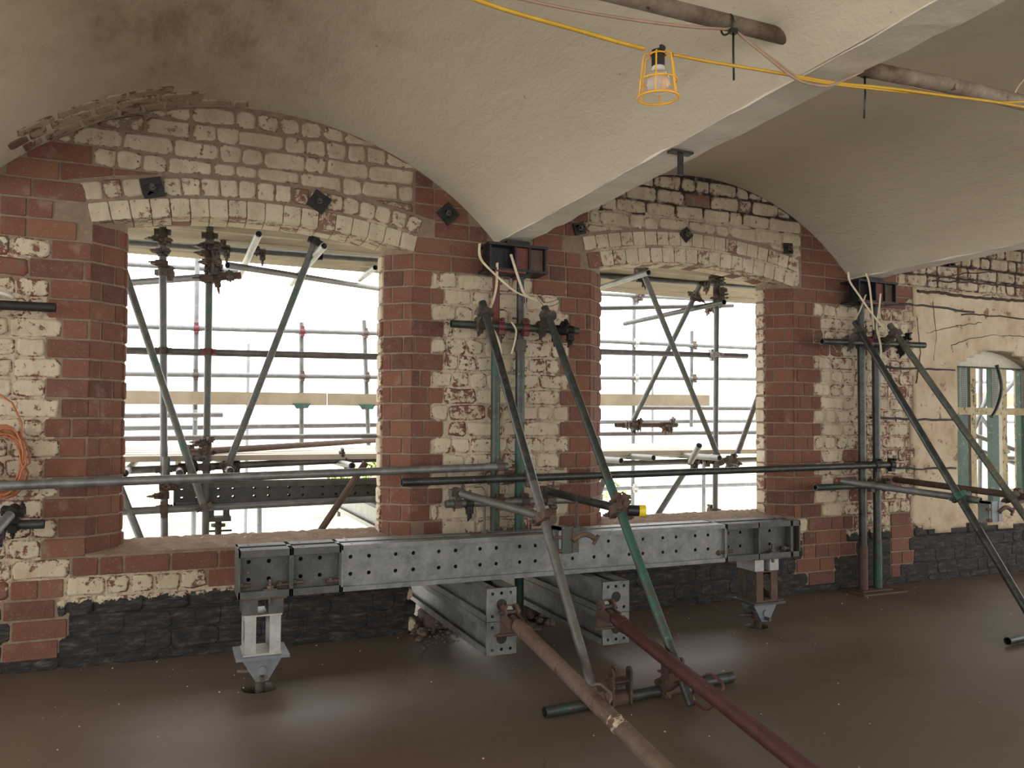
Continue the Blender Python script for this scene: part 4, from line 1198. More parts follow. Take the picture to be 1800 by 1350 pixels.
pushpull(PB, eB, 'maroon', 'patchy', 'maroon painted push-pull prop bolted to the far needle stack', [((1247, 1212), 1), ((1247, 1212), -1)], .035)
for e, lab in ((eA, 'floor bracket at the foot of the brown prop'), (eB, 'floor bracket at the foot of the maroon prop')):
    MB().box((e.x-.08, e.y-.12, 0), (e.x+.08, e.y+.08, .012)).build('anchor_plate', 'rust', label=lab, cat='bracket')

# --- rubble at the breach
random.seed(11)
mb = MB()
def stone(mb, c, r):
    bm = bmesh.new(); bmesh.ops.create_icosphere(bm, subdivisions=1, radius=r)
    for v_ in bm.verts: v_.co = V((v_.co.x*random.uniform(.7, 1.3), v_.co.y*random.uniform(.7, 1.3), v_.co.z*random.uniform(.5, 1.0)))
    i = mb.vs([V(c)+v_.co for v_ in bm.verts]); bm.verts.index_update()
    for f in bm.faces: mb.face([i+v_.index for v_ in f.verts])
    bm.free()
for i in range(420):
    x = random.uniform(1.36, 2.52); y = random.gauss(.06, .10)
    if not -.22 < y < .34: continue
    if 1.84 < x < 2.13 and y < -.0: continue
    hb = max(0, .09-abs(y-.08)*.45); r = random.uniform(.008, .028)
    stone(mb, (x, y, random.uniform(0, hb)+r*.4), r)
for i in range(90):
    x = random.uniform(1.35, 1.9); y = random.gauss(-.16, .1); r = random.uniform(.003, .010)
    if -.45 < y < 0: stone(mb, (x, y, r*.5), r)
mb.build('rubble', 'rubble', label='loose brick rubble lying in the breach at the foot of the wall', cat='rubble', kind='stuff')
mb = MB()
for i in range(34):   # debris resting on the bottom flange of the near needle beam
    y = random.uniform(-.6, .1); stone(mb, (1.505+random.uniform(.005, .035), y, .125+.004), random.uniform(.006, .015))
mb.build('rubble', 'rubble', label='crumbs of mortar lying along the flange of the near needle beam', cat='rubble', kind='stuff')
mb = MB()
for i in range(160):
    y = -random.random()**1.5*3.2-.05; x = random.uniform(-.8, 5.6); r = random.uniform(.002, .005); stone(mb, (x, y, r*.4), r)
mb.build('floor_debris', 'plaster', label='pale crumbs of mortar scattered over the brown floor', cat='debris', kind='stuff')
# ragged broken edge of the breach
for xe, s, lab in ((1.372, 1, 'mortar'), (2.505, -1, 'mortar')):
    for k in range(5):
        z0_ = .005+k*.098; mb = MB(); mb.cur = random.random(); w_ = random.uniform(.02, .075)
        mb.prism(rough([(xe-s*.01, z0_), (xe+s*w_, z0_), (xe+s*w_, z0_+.09), (xe-s*.01, z0_+.09)], .010, .02), face, -.22, .006, .015, .2)
        mb.build('brick', 'plaster' if k % 2 == 0 else 'wash', wall)

# ================================================================== SMALL THINGS INSIDE
def pattress(u, v, ang, lab, s=.062):
    p = at(u, v, -.012); o = thing('pattress_plate', (p.x, -.012, p.z), lab, 'wall plate')
    X_ = V((cos(ang), 0, sin(ang))); Z_ = V((-sin(ang), 0, cos(ang))); Y_ = V((0, -1, 0)); c = V((p.x, -.016, p.z))
    MB().obox(c, X_, Z_, Y_, s, s, .005).build('plate', 'black', o)
    mb = MB()
    for k in range(9): mb.obox(c+X_*random.uniform(-s*.7, s*.7)+Z_*random.uniform(-s*.7, s*.7)+Y_*.007, X_, Z_, Y_, random.uniform(.006, .02), random.uniform(.004, .012), .004)
    mb.build('mortar_smear', 'tar', o)
    mb = MB().cyl(c+Y_*.004, c+Y_*.020, .020, 6, smooth=False); mb.cyl(c+Y_*.02, c+Y_*.045, .010, 8); mb.build('nut', 'coup', o)
for q in ((268, 330, .25, 'black square anchor plate in the brickwork above the start of the left window arch'), (561, 355, -.55, 'tilted black anchor plate over the right half of the left window arch'),
          (787, 376, .78, 'black diamond anchor plate on new brick, against the vault edge'), (1018, 402, .3, 'small dark anchor bolt plate between the middle beam and the second arch'),
          (1206, 413, .75, 'black diamond anchor plate at the crown of the second window arch'), (1385, 437, .05, 'small black anchor plate at the far end of the second window arch'),
          (1672, 461, .0, 'dark anchor plate high on the rough far wall')): pattress(*q, s=.055 if q[0] in (268, 561, 787) else .042)
# iron T strap hanging from the beam edge
p = onz(1196, 268, SPR-.015); o = thing('iron_bracket', p, 'black iron T-shaped strap hanging from the ceiling beam above the second window', 'bracket')
MB().box((p.x-.012, p.y-.006, p.z-.10), (p.x+.012, p.y+.006, p.z)).build('stem', 'black', o); MB().box((p.x-.055, p.y-.02, p.z-.006), (p.x+.055, p.y+.02, p.z+.004)).build('cross_bar', 'black', o)
# webbing straps at the prop heads
def strap(pix, Y, lab, wd=.016):
    pts = [at(u, v, y) for (u, v), y in zip(pix, Y)]
    # smooth
    out = []
    for i in range(len(pts)-1):
        p0, p1, p2, p3 = pts[max(0, i-1)], pts[i], pts[i+1], pts[min(len(pts)-1, i+2)]
        for k in range(5):
            t = k/5; out.append(.5*((2*p1)+(p2-p0)*t+(2*p0-5*p1+4*p2-p3)*t*t+(3*p1-p0-3*p2+p3)*t**3))
    out.append(pts[-1]); MB().ribbon(out, wd, (1, -.25, .25)).build('webbing_strap', 'cream', label=lab, cat='strap')
strap([(843, 428), (845, 455), (872, 484), (905, 512), (935, 525), (953, 533)], [-.21, -.215, -.22, -.24, -.25, -.27], 'cream webbing strap slanting across the middle prop heads')
strap([(898, 447), (905, 470), (915, 500), (923, 518), (945, 528), (962, 540), (970, 552)], [-.21, -.22, -.22, -.23, -.25, -.28, -.29], 'cream webbing strap from the red plate down to the second raking tube')
strap([(874, 462), (873, 500), (868, 525), (861, 545)], [-.20, -.20, -.23, -.27], 'cream webbing strap hanging to the head of the nearest raking tube')
strap([(850, 562), (862, 572), (872, 590), (879, 612), (882, 655), (885, 680)], [-.30, -.31, -.32, -.33, -.4, -.42], 'cream strap trailing down the nearest raking tube')
strap([(899, 566), (907, 580), (905, 600), (899, 622)], [-.25, -.25, -.24, -.23], 'short cream strap end hanging between the two middle props', .012)
strap([(1491, 478), (1494, 495), (1512, 522), (1530, 548), (1555, 580)], [-.21, -.215, -.24, -.25, -.27], 'cream webbing strap slanting across the far prop heads')
strap([(1522, 480), (1528, 500), (1533, 545), (1536, 580)], [-.21, -.22, -.23, -.23], 'cream webbing strap hanging straight over the far prop heads')
strap([(1548, 516), (1545, 545), (1541, 575), (1548, 608), (1549, 640)], [-.21, -.21, -.25, -.26, -.25], 'cream webbing strap hanging beside the far green-footed prop')
strap([(1522, 518), (1512, 545), (1503, 562)], [-.2, -.24, -.29], 'cream strap tied to the head of the dark raking tube')
strap([(1600, 612), (1606, 612), (1596, 620), (1584, 630)], [-.32, -.34, -.35, -.33], 'cream strap wound round the yellow-streaked raking tube', .018)
# wire coil by the head of the second raker
pts = [at(964+17*cos(a)+4*sin(3*a), 517+13*sin(a)+a*1.2, -.24-.004*a) for a in [i*.35 for i in range(34)]]
MB().path(pts, .0022, 5).build('wire_loop', 'coup', label='loop of thin wire on the limewashed pier beside the second raking tube', cat='wire')

# left edge: dark pipe stub, bracket, orange cable coil, green tube
YL = -.16
tube('pipe_stub', at(0, 537, YL)+V((-.6, 0, 0)), at(98, 541, YL), 'black', 'black pipe stub ending on the brickwork left of the first window')
pts = [at(u, v, YL-.03) for u, v in ((-14, 512), (8, 516), (24, 524))]
MB().path(pts, .011, 8).build('conduit_end', 'white', label='pale bent conduit end above the black pipe stub', cat='pipe')
tube('scaffold_tube', at(0, 922, YL)+V((-.5, 0, 0)), at(78, 921, YL), 'tube_gr', 'short greenish tube end low on the wall at the room edge', key='LG')
tube('scaffold_tube', at(17, 905, YL-.07)+V((-.12, -.6, -.22)), at(17, 906, YL-.07), 'tube_lt', 'pale grey tube clamped to the short greenish tube end', key='LP')
join('LG', 'LP', 'black'); spare(TUBES['LG'][2], TUBES['LG'][1]-V((.19, 0, 0)), (1, 0, 0), (0, -.2, -1), 'black')
random.seed(4)
c = at(8, 812, -.09); pts = []
for k in range(9*22):
    a = 2*pi*k/22; j = k//22; rx = .088+.012*sin(j*2.1); rz = .155+.022*cos(j*1.7)
    pts.append(c+V((rx*cos(a)+.012*sin(j*3.), -.045+.0095*j+.006*sin(a*2+j), rz*sin(a)+.012*cos(j*2.3))))
pts += [c+V((.075, -.03, .2)), c+V((.03, -.02, .30)), c+V((-.05, 0, .36))]
o = MB().path(pts, .0052, 6).build('cable_coil', 'orange', label='coil of orange cable hanging on the wall left of the first window', cat='cable')

# pipes crossing under the vaults, with cables
YP = -2.79
def pipe(pts, r, lab): MB().path(pts, r, 14).build('iron_pipe', 'conduit', label=lab, cat='pipe')
pipe([V((-1.0, YP, 2.60)), V((.5, YP, 2.612)), onz(1385, 61, 2.62)+V((.03, 0, -.01))], .026, 'rusty iron pipe crossing below the nearer vault into the beam')
pipe([onz(1520, 122, 2.545)+V((-.02, 0, 0)), onz(1660, 148, 2.55), onz(1800, 179, 2.55)+V((1.5, 0, .0))], .027, 'rusty iron pipe crossing below the second vault bay')
def cable(ctrl, r, mat, name, lab, cat='cable', n=9):
    pts = [V(c_) for c_ in ctrl]; out = []
    for i in range(len(pts)-1):
        p0, p1, p2, p3 = pts[max(0, i-1)], pts[i], pts[i+1], pts[min(len(pts)-1, i+2)]
        for k in range(n):
            t = k/n; out.append(.5*((2*p1)+(p2-p0)*t+(2*p0-5*p1+4*p2-p3)*t*t+(3*p1-p0-3*p2+p3)*t**3))
    out.append(pts[-1]); return MB().path(out, r, 6).build(name, mat, label=lab, cat=cat)
YC = -2.86
def oy(u, v, Y=YC): return at(u, v, Y)
cable([oy(820, -6), oy(900, 21), oy(1000, 49), oy(1080, 72), oy(1133, 86)], .0062, 'yellow', 'festoon_cable', 'yellow festoon cable running from the upper frame edge to the caged lamp')
cable([oy(1182, 96), oy(1250, 109), oy(1330, 122), oy(1400, 134), oy(1470, 146, -2.89), oy(1560, 155, -2.91), oy(1660, 168, -2.93), oy(1740, 178, -2.93), oy(1810, 190, -2.93)], .0052, 'yellow', 'festoon_cable', 'yellow festoon cable running on from the caged lamp under both vaults')
cable([oy(1400, 137), oy(1470, 149, -2.89), oy(1600, 163, -2.91), oy(1700, 172, -2.92), oy(1745, 180, -2.92), oy(1815, 178, -2.92)], .004, 'yellow', 'festoon_cable', 'second yellow cable sagging beside the second rusty pipe')
cable([oy(905, -4, YP+.05), oy(1000, 16, YP+.04), oy(1100, 33, YP+.03), oy(1200, 46, YP-.02), oy(1270, 51, YP-.02), oy(1290, 53, YP-.02), oy(1330, 85, YP-.05), oy(1390, 133, YP-.10), oy(1420, 147, YP-.10), oy(1455, 151, YP-.10), oy(1480, 142, YP-.10), oy(1520, 124, YP-.04)], .0045, 'pink', 'cable', 'pinkish grey cable tied below the first rusty pipe and looping over the beam')
cable([oy(1300, 62, YP-.02), oy(1350, 98, YP-.06), oy(1398, 134, YP-.10)], .0035, 'pink', 'cable', 'thin pinkish cable dropping from the pipe to the beam corner')
cable([oy(1522, 126, YP-.03), oy(1560, 140, YP-.03), oy(1610, 154, YP-.03), oy(1690, 168, YP-.03), oy(1760, 172, YP-.03), oy(1810, 190, YP-.03)], .0045, 'pink', 'cable', 'pinkish cable tied along the underside of the second rusty pipe')
cable([oy(1810, 128, YP), oy(1790, 152, YP-.04), oy(1783, 172, YP-.04), oy(1800, 184, YP-.04)], .0035, 'cream', 'cable', 'thin cream cable looping over the end of the second pipe')
for pix, Y, lab in ((((1291, 38), (1289, 55), (1289, 95), (1290, 141)), YP-.03, 'black cable tie hanging from the first rusty pipe, its tail straight down'), (((1521, 121), (1520, 132), (1521, 165), (1519, 208)), YP-.03, 'black cable tie hanging below the beam edge at the second rusty pipe')):
    pts = [at(u, v, Y) for u, v in pix]; o = thing('cable_tie', pts[1], lab, 'cable tie')
    MB().path(pts[1:], .0036, 6).build('tail', 'blackpl', o); MB().box(tuple(pts[1]-V((.012, .008, .008))), tuple(pts[1]+V((.012, .008, .008)))).build('tie_head', 'blackpl', o)
    if pix[0][0] == 1291:
        cp = V((pts[1].x, YP, pts[1].z+.035)); MB().path([cp+V((0, cos(a)*.031, sin(a)*.031)) for a in [2*pi*i/14 for i in range(14)]], .0035, 6, True).build('tie_loop', 'blackpl', o)
# caged festoon lamp
L0 = oy(1157, 96); o = thing('festoon_lamp', L0, 'unlit festoon bulb in a yellow plastic cage, hanging on the yellow cable', 'lamp')
s_ = (L0-EYE).dot(FW)/FPX      # metres per photo pixel at the lamp
ax = V((.03, .05, -1)).normalized(); xx, yy, _ = basis(ax)
def ring_at(t, r, th=.0028): MB().path([L0+ax*t+(xx*cos(a)+yy*sin(a))*r for a in [2*pi*i/28 for i in range(28)]], th, 6, True).build('cage_ring', 'ycage', o)
MB().cyl(L0+ax*-.012, L0+ax*.036, .020, 16).build('lamp_holder', 'blackpl', o)
MB().cyl(L0-xx*.028+ax*-.010, L0+xx*.028+ax*-.010, .008, 8).build('cable_clamp', 'blackpl', o)
MB().cyl(L0+xx*.016+ax*-.022, L0+xx*.016+ax*.0, .006, 8).build('screw_lug', 'blackpl', o)
mb = MB(); prof = [(.030, .018), (.044, .019), (.056, .024), (.068, .031), (.082, .035), (.096, .033), (.108, .025), (.115, .012), (.117, .001)]
n = 20; base = [mb.vs([L0+ax*t+(xx*cos(2*pi*k/n)+yy*sin(2*pi*k/n))*r for k in range(n)]) for t, r in prof]
for a, b in zip(base, base[1:]):
    for k in range(n): mb.face([a+k, a+(k+1) % n, b+(k+1) % n, b+k], True)
mb.face([base[-1]+k for k in range(n)]); mb.face([base[0]+k for k in range(n)][::-1]); mb.build('bulb', 'glass', o)
MB().cyl(L0+ax*.03, L0+ax*.052, .0185, 14, .021).build('bulb_neck', 'white', o)
ring_at(.0, .024); ring_at(.078, .056); ring_at(.128, .061, .0036)
for i in range(6):
    a = 2*pi*i/6+.35; dr = xx*cos(a)+yy*sin(a)
    MB().path([L0+dr*.022, L0+dr*.042+ax*.002, L0+dr*.047+ax*.012, L0+dr*.056+ax*.078, L0+dr*.061+ax*.128], .0024, 6).build('cage_bar', 'ycage', o)

# ================================================================== THE SMALL FAR WINDOW
def far_window():
    W = thing('window_3', (W3L, 0, W3Z0), kind='structure')
    yf = .10
    # sloped plastered sill and recess back
    mb = MB(); mb.prism([(-.02, W3Z0-.02), (WT+.02, W3Z0-.02), (WT+.02, W3Z0+.22), (-.0, W3Z0+.02)], lambda a, b, d: (W3L+d, a, b), .0, W3R-W3L); mb.build('window_sill', 'plaster', W)
    def bar(u0, u1, z0, z1, mat, y=yf, dy=.05, name='mullion'):
        a = at(u0, 700, y); b = at(u1, 700, y); MB().box((a.x, y, z0), (b.x, y+dy, z1)).build(name, mat, W)
    zt = at(1700, 644, yf).z
    # boards closing the head of the arch
    mb = MB(); mb.box((W3L-.01, yf+.02, zt), (W3R+.01, yf+.06, W3Z1+.2)); mb.build('head_board', 'wood_wh', W)
    mb = MB(); mb.box((W3L, yf-.01, zt-.012), (W3R, yf+.06, zt+.0)); mb.build('head_shadow_bead', 'dkwood', W)
    zs, zm1, zm0 = W3Z0+.12, at(1700, 716, yf).z, at(1700, 729, yf).z
    for u0, u1, mat in ((1688, 1701, 'wood_gr'), (1701, 1706, 'dkwood'), (1706, 1716, 'wood_cr'), (1743, 1755, 'wood_gr'), (1755, 1761, 'wood_wh'), (1761, 1770, 'wood_cr'), (1794, 1806, 'wood_gr'), (1806, 1820, 'wood_cr')):
        bar(u0, u1, zs, zt, mat)
    a, b = at(1680, 720, yf-.012), at(1830, 722, yf-.012); MB().box((a.x, yf-.014, zm0), (W3R, yf+.01, zm1)).build('transom', 'wood_cr', W)
    # pieces of wire mesh stuck on the green posts
    for u0, u1 in ((1687, 1699), (1744, 1756), (1795, 1806)):
        a, b = at(u0, 655, yf-.004), at(u1, 655, yf-.004); mb = MB(); z = at(1700, 715, yf).z
        while z < zt-.02: mb.box((a.x, yf-.006, z), (b.x, yf-.003, z+.002)); z += .018
        x = a.x
        while x < b.x: mb.box((x, yf-.006, at(1700, 715, yf).z), (x+.002, yf-.003, zt-.01)); x += .016
        mb.build('wire_mesh', 'white', W)
    return W
far_window()
pts = [at(u, v, -.03+.0*i) for i, (u, v) in enumerate(((1752, 642), (1757, 660), (1760, 680), (1757, 700), (1750, 720), (1742, 733)))]
cable(pts, .017, 'blackpl', 'hose', 'black hose hanging in the small far window', 'hose')

# ================================================================== OUTSIDE
MB().box((-60, .6, -3.25), (90, 160, -3.2)).build('ground', 'grass', kind='structure')
YI, YO = .95, 3.4
grp = 0
def otube(p0, p1, Y0, Y1, mat, lab, key=None, ext0=0, ext1=0, group=None):
    mat = {'tube': 'tube_out', 'tube_gr': 'tube_grout', 'tube_lt': 'tube_far'}.get(mat, mat)  # dark and green tubes swap to copies with outdoor brightness painted in
    a, b = at(*p0, Y0), at(*p1, Y1); d = (b-a).normalized(); return tube('outside_tube', a-d*ext0, b+d*ext1, mat, lab, group, key=key, n=12)
# seen through the left window
otube((286, 409), (289, 944), YI, YI, 'tube_lt', 'upright outside standard nearest the left jamb of the left window', 'A', .3, 1.2)
otube((369, 404), (361, 944), YI, YI, 'tube_gr', 'upright outside standard with green paint behind the big cluster of couplers', 'C', .3, 1.2)
otube((347, 440), (340, 944), YO, YO, 'tube_lt', 'thinner upright standard in the rear row, just left of the coupler cluster', 'B', .6, 1.6)
otube((530, 567), (530, 775), YO, YO, 'tube', 'short rear upright with a green board clip in the left window', 'D', 0, .3)
otube((640, 563), (647, 760), YO, YO, 'tube', 'rear upright close to the right jamb of the left window', 'E', 0, .3)
otube((437, 604), (433, 840), 7.5, 7.5, 'tube_lt', 'distant pale upright between the two braces of the left window', None, 0, 1)
otube((456, 894), (456, 942), 3.0, 3.0, 'tube_lt', 'low distant upright under the perforated outside beam', None, 0, 1)
otube((217, 425), (664, 457), YI+.40, YI+.40, 'tube', 'dark ledger under the boards at the top of the left window', 'L1', .4, .7)
otube((217, 464), (420, 476), YO+.06, YO+.06, 'tube_lt', 'pale upper ledger left of the coupler cluster', 'L2', .4, 0)
otube((229, 497), (400, 484), YI+.5, YI-.0, 'tube_lt', 'pale tube slanting into the coupler cluster from the left', 'L3', .4, 0)
otube((400, 466), (664, 507), YI+.1, YI+1.5, 'tube', 'tube slanting away from the coupler cluster to the right', 'L4', 0, .6)
otube((355, 490), (424, 484), YI-.09, YI-.12, 'rust', 'short reddish tube end poking out of the coupler cluster', 'L5', 0, 0)
otube((213, 573), (664, 586), YO-.06, YO-.06, 'tube_lt', 'highest guard rail across the left window', 'G1', .5, 1.2)
otube((213, 616), (664, 627), YI+.06, YI+.06, 'tube', 'thick rail crossing behind both braces in the left window', 'G2', .5, .9)
otube((213, 657), (664, 663), YO-.06, YO-.06, 'tube_lt', 'guard rail just above the toe board in the left window', 'G3', .5, 1.2)
otube((205, 731), (392, 729), YO-.4, YO-.4, 'tube_lt', 'pale stub of tube below the toe board, ending in clear air', 'G4', .5, 0)
otube((213, 753), (664, 747), YO+.06, YO+.06, 'tube', 'dark rail below the toe board, upper one of two', 'G5', .5, 1.2)
otube((213, 771), (664, 766), 2.6, 2.6, 'tube', 'dark rail below the toe board, lower one just over the deck', 'G6', .5, 1.2)
otube((330, 795), (661, 774), YI+.1, YI+1.6, 'rust', 'rusty tube rising gently over the deck of the left window', 'G7', 0, .4)
otube((211, 455), (360, 895), YI-.08, YI-.14, 'tube_gr', 'brace leaning down to the right from the left jamb of the left window', 'X1', .2, 0)
otube((553, 428), (400, 820), YI-.08, YI-.08, 'tube_gr', 'brace with green paint leaning down to the left in the left window', 'X2', .05, 0)
otube((206, 845), (247, 948), YI-.1, YI-.1, 'tube_lt', 'pale brace foot low beside the left jamb of the left window', 'X3', .2, .9)
otube((643, 813), (562, 935), YI-.25, YI-.25, 'rust', 'rusty brace leaning down to the left in the low right corner of the left window', 'X4', .0, .6)
otube((292, 803), (292, 838), YI-.12, YI-.12, 'tube', 'open-topped stub of tube standing at the deck edge of the left window', 'S1')
otube((205, 900), (664, 877), YI-.1, YI-.1, 'tube_lt', 'pale ledger just below the perforated outside beam', 'G8', .4, .5)
otube((205, 828), (664, 806), YI+.1, YI+.1, 'tube', 'ledger carrying the deck, mostly hidden behind the inside tube', 'G9', .5, 1.5)
# seen through the second window
otube((1115, 509), (1112, 900), YO, YO, 'tube_lt', 'rear upright on the left side of the second window', 'a', .5, 1.5)
otube((1260, 481), (1257, 900), YI, YI, 'tube_lt', 'near upright right of the crossing braces in the second window', 'c', .3, 1.2)
otube((1216, 582), (1215, 751), YO, YO, 'tube_lt', 'short rear upright between the braces of the second window', 'd')
otube((1147, 620), (1147, 742), 7.5, 7.5, 'tube_lt', 'distant thin upright behind the toe board of the second window', None, 0, .4)
otube((1237, 850), (1237, 902), 3.2, 3.2, 'tube_lt', 'thin low upright beside the near upright of the second window', None, .5, 1)
otube((1130, 478), (1264, 806), YI-.08, YI-.08, 'tube_gr', 'brace leaning down to the right across the second window', 'x1', .05, .02)
otube((1229, 505), (1112, 742), YI+.1, YI+.9, 'tube_gr', 'brace leaning down to the left across the second window', 'x2', .02, .05)
otube((1325, 718), (1297, 796), YI-.1, YI-.1, 'tube', 'short brace by the right jamb of the second window', 'x3', .5, .0)
otube((1201, 834), (1156, 905), YI-.15, YI-.15, 'tube_lt', 'pale brace foot in the lower half of the second window', 'x4', .0, .6)
otube((1062, 842), (1040, 905), YI-.15, YI-.15, 'tube_lt', 'pale brace foot behind the yellow-capped tie', 'x5', .0, .6)
otube((1043, 484), (1323, 504), YI+.30, YI+.30, 'tube', 'dark ledger under the boards at the top of the second window', 'l1', .8, .6)
otube((1044, 516), (1326, 531), YO-.06, YO-.06, 'tube_lt', 'pale upper ledger, first below the boards of the second window', 'l2', .8, .6)
otube((1044, 542), (1288, 537), 2.2, 2.2, 'tube_lt', 'thick pale tube, second below the boards of the second window', 'l3', .5, .0)
otube((1042, 599), (1325, 612), YO-.06, YO-.06, 'tube_lt', 'guard rail, upper one of the close pair in the second window', 'l4', .5, .6)
otube((1042, 618), (1313, 626), YI+.06, YI+.06, 'tube_lt', 'rail with a free end, lower one of the close pair in the second window', 'l5', .5, 0)
otube((1042, 664), (1325, 666), YO-.06, YO-.06, 'tube_lt', 'guard rail just above the toe board in the second window', 'l6', .5, .8)
otube((1121, 717), (1325, 718), 2.9, 2.9, 'tube', 'dark rail starting behind the toe board end of the second window', 'l7', .0, .8)
otube((1042, 742), (1325, 740), YO+.06, YO+.06, 'tube_lt', 'pale thin rail above the deck of the second window', 'l8', .5, .8)
otube((1082, 747), (1190, 747), YI+.9, YI+.9, 'rust', 'short tube carrying four couplers in the second window', 'l9')
otube((1042, 763), (1325, 760), 2.6, 2.6, 'tube', 'rail just over the deck of the second window', 'l10', .5, .8)
otube((1042, 816), (1325, 808), YI+.12, YI+.12, 'tube', 'ledger carrying the deck of the second window', 'l11', .5, .6)
otube((1042, 860), (1325, 851), YO, YO, 'tube_lt', 'lowest pale ledger in the second window', 'l12', .5, .8)
# transoms: tubes that end towards us
def transom(u, v, lab, Y0=.62, Y1=3.3, mat='tube_lt', dx=0., dz=0.):
    a = at(u, v, Y0); tube('transom_tube', a, V((a.x+dx, Y1, a.z+dz)), mat, lab, n=12)
transom(455, 411, 'white transom tube with open end under the top boards, left of the two', .45, 2.1, 'silver'); transom(570, 432, 'white transom tube under the top boards near the brace head', .5, 2.1, 'silver'); transom(660, 470, 'white transom tube under the top boards by the right jamb', 1.6, 2.2, 'silver')
transom(219, 832, 'open transom end under the deck at the left jamb', .6); transom(316, 832, 'open transom end under the deck between stub and brace', .65); transom(405, 828, 'open transom end under the deck behind the brace foot', .65); transom(619, 819, 'open transom end under the deck by the right jamb of the left window', .6)
transom(1092, 810, 'open transom end under the deck, first from the left in the second window', .6, dx=-.3); transom(1149, 805, 'open transom end under the deck, second from the left in the second window', .7, dx=-.3); transom(1265, 805, 'open transom end under the deck beside the near upright of the second window', .5)
a = at(1214, 812, .7); b = at(1229, 783, .45); tube('transom_tube', b, a, 'tube_lt', 'open stub leaning up beside the near upright of the second window', n=12)
transom(1140, 479, 'transom tube under the top boards by the brace head of the second window', .7, 3.4); transom(1273, 531, 'dark open tube end in the coupler cluster of the second window', .75, 2.4, 'tube')
for ks, m_ in ((('B', 'G1'), 'coup_red'), (('D', 'G1'), 'coup_red'), (('E', 'G1'), 'coup'), (('C', 'G2'), 'coup_red'), (('A', 'G2'), 'coup'), (('B', 'G3'), 'coup'), (('D', 'G3'), 'coup'), (('E', 'G3'), 'coup'), (('B', 'G4'), 'silver'),
             (('C', 'G7'), 'rust'), (('C', 'X1'), 'coup'), (('C', 'L1'), 'coup'), (('A', 'L1'), 'coup'), (('A', 'L3'), 'coup'), (('C', 'G9'), 'coup'), (('A', 'G9'), 'coup'), (('A', 'G8'), 'rust'), (('C', 'L4'), 'coup'), (('X2', 'L1'), 'black'), (('G9', 'X2'), 'rust'), (('G9', 'X1'), 'rust'),
             (('a', 'l4'), 'silver'), (('a', 'l6'), 'silver'), (('d', 'l4'), 'coup'), (('d', 'l6'), 'coup'), (('c', 'l5'), 'silver'), (('a', 'l2'), 'coup'), (('c', 'l1'), 'coup'), (('x2', 'l9'), 'coup'), (('a', 'l12'), 'silver'), (('c', 'l11'), 'coup'), (('x1', 'l11'), 'coup'), (('x1', 'l1'), 'coup'), (('x3', 'l11'), 'coup'), (('c', 'l12'), 'coup')):
    try: join(ks[0], ks[1], m_)
    except ZeroDivisionError: pass
# clusters of loose couplers
random.seed(3)
def cluster(key, t0, n, spread, mats=('coup', 'rust', 'coup')):
    a, b, o, r = TUBES[key]; d = (b-a).normalized()
    for i in range(n):
        p = lerp(a, b, t0)+d*random.uniform(-spread, spread); s = V((random.uniform(-1, 1), random.uniform(-1, -.2), random.uniform(-1, 1))); s -= d*s.dot(d)
        spare(o, p, d, s, random.choice(mats))
def tpar(key, u, v):
    a, b = TUBES[key][:2]; best = min(range(201), key=lambda i: (lambda q: (900+FPX*(q-EYE).dot(RT)/(q-EYE).dot(FW)-u)**2+(700-FPX*(q-EYE).dot(UP)/(q-EYE).dot(FW)-v)**2)(lerp(a, b, i/200))); return best/200
cluster('C', tpar('C', 366, 438), 5, .05); cluster('C', tpar('C', 366, 462), 5, .06); cluster('C', tpar('C', 366, 484), 4, .04); cluster('L5', .5, 3, .10); cluster('L1', tpar('L1', 395, 438), 3, .08)
cluster('A', tpar('A', 287, 430), 4, .06); cluster('A', tpar('A', 287, 458), 2, .02); cluster('C', tpar('C', 362, 790), 5, .07, ('rust', 'coup')); cluster('G9', tpar('G9', 330, 824), 4, .10, ('rust', 'coup')); cluster('G9', tpar('G9', 400, 822), 3, .07, ('rust', 'coup')); cluster('G9', tpar('G9', 612, 812), 3, .06)
cluster('L1', tpar('L1', 557, 450), 3, .03, ('black',)); cluster('L1', tpar('L1', 455, 443), 2, .03, ('coup',)); cluster('A', tpar('A', 289, 862), 3, .04, ('rust',))
cluster('c', tpar('c', 1259, 500), 5, .07); cluster('c', tpar('c', 1259, 530), 5, .05); cluster('l1', tpar('l1', 1235, 498), 4, .05, ('rust', 'coup')); cluster('l1', tpar('l1', 1125, 490), 4, .09, ('black', 'coup')); cluster('l3', .88, 4, .1)
cluster('x2', .08, 3, .05, ('rust', 'coup')); cluster('l9', .25, 4, .10, ('coup', 'rust')); cluster('l9', .85, 4, .07, ('coup', 'rust')); cluster('l11', tpar('l11', 1225, 812), 4, .08); cluster('l11', tpar('l11', 1285, 806), 3, .05, ('silver', 'coup')); cluster('l2', tpar('l2', 1125, 520), 3, .05, ('silver', 'coup'))
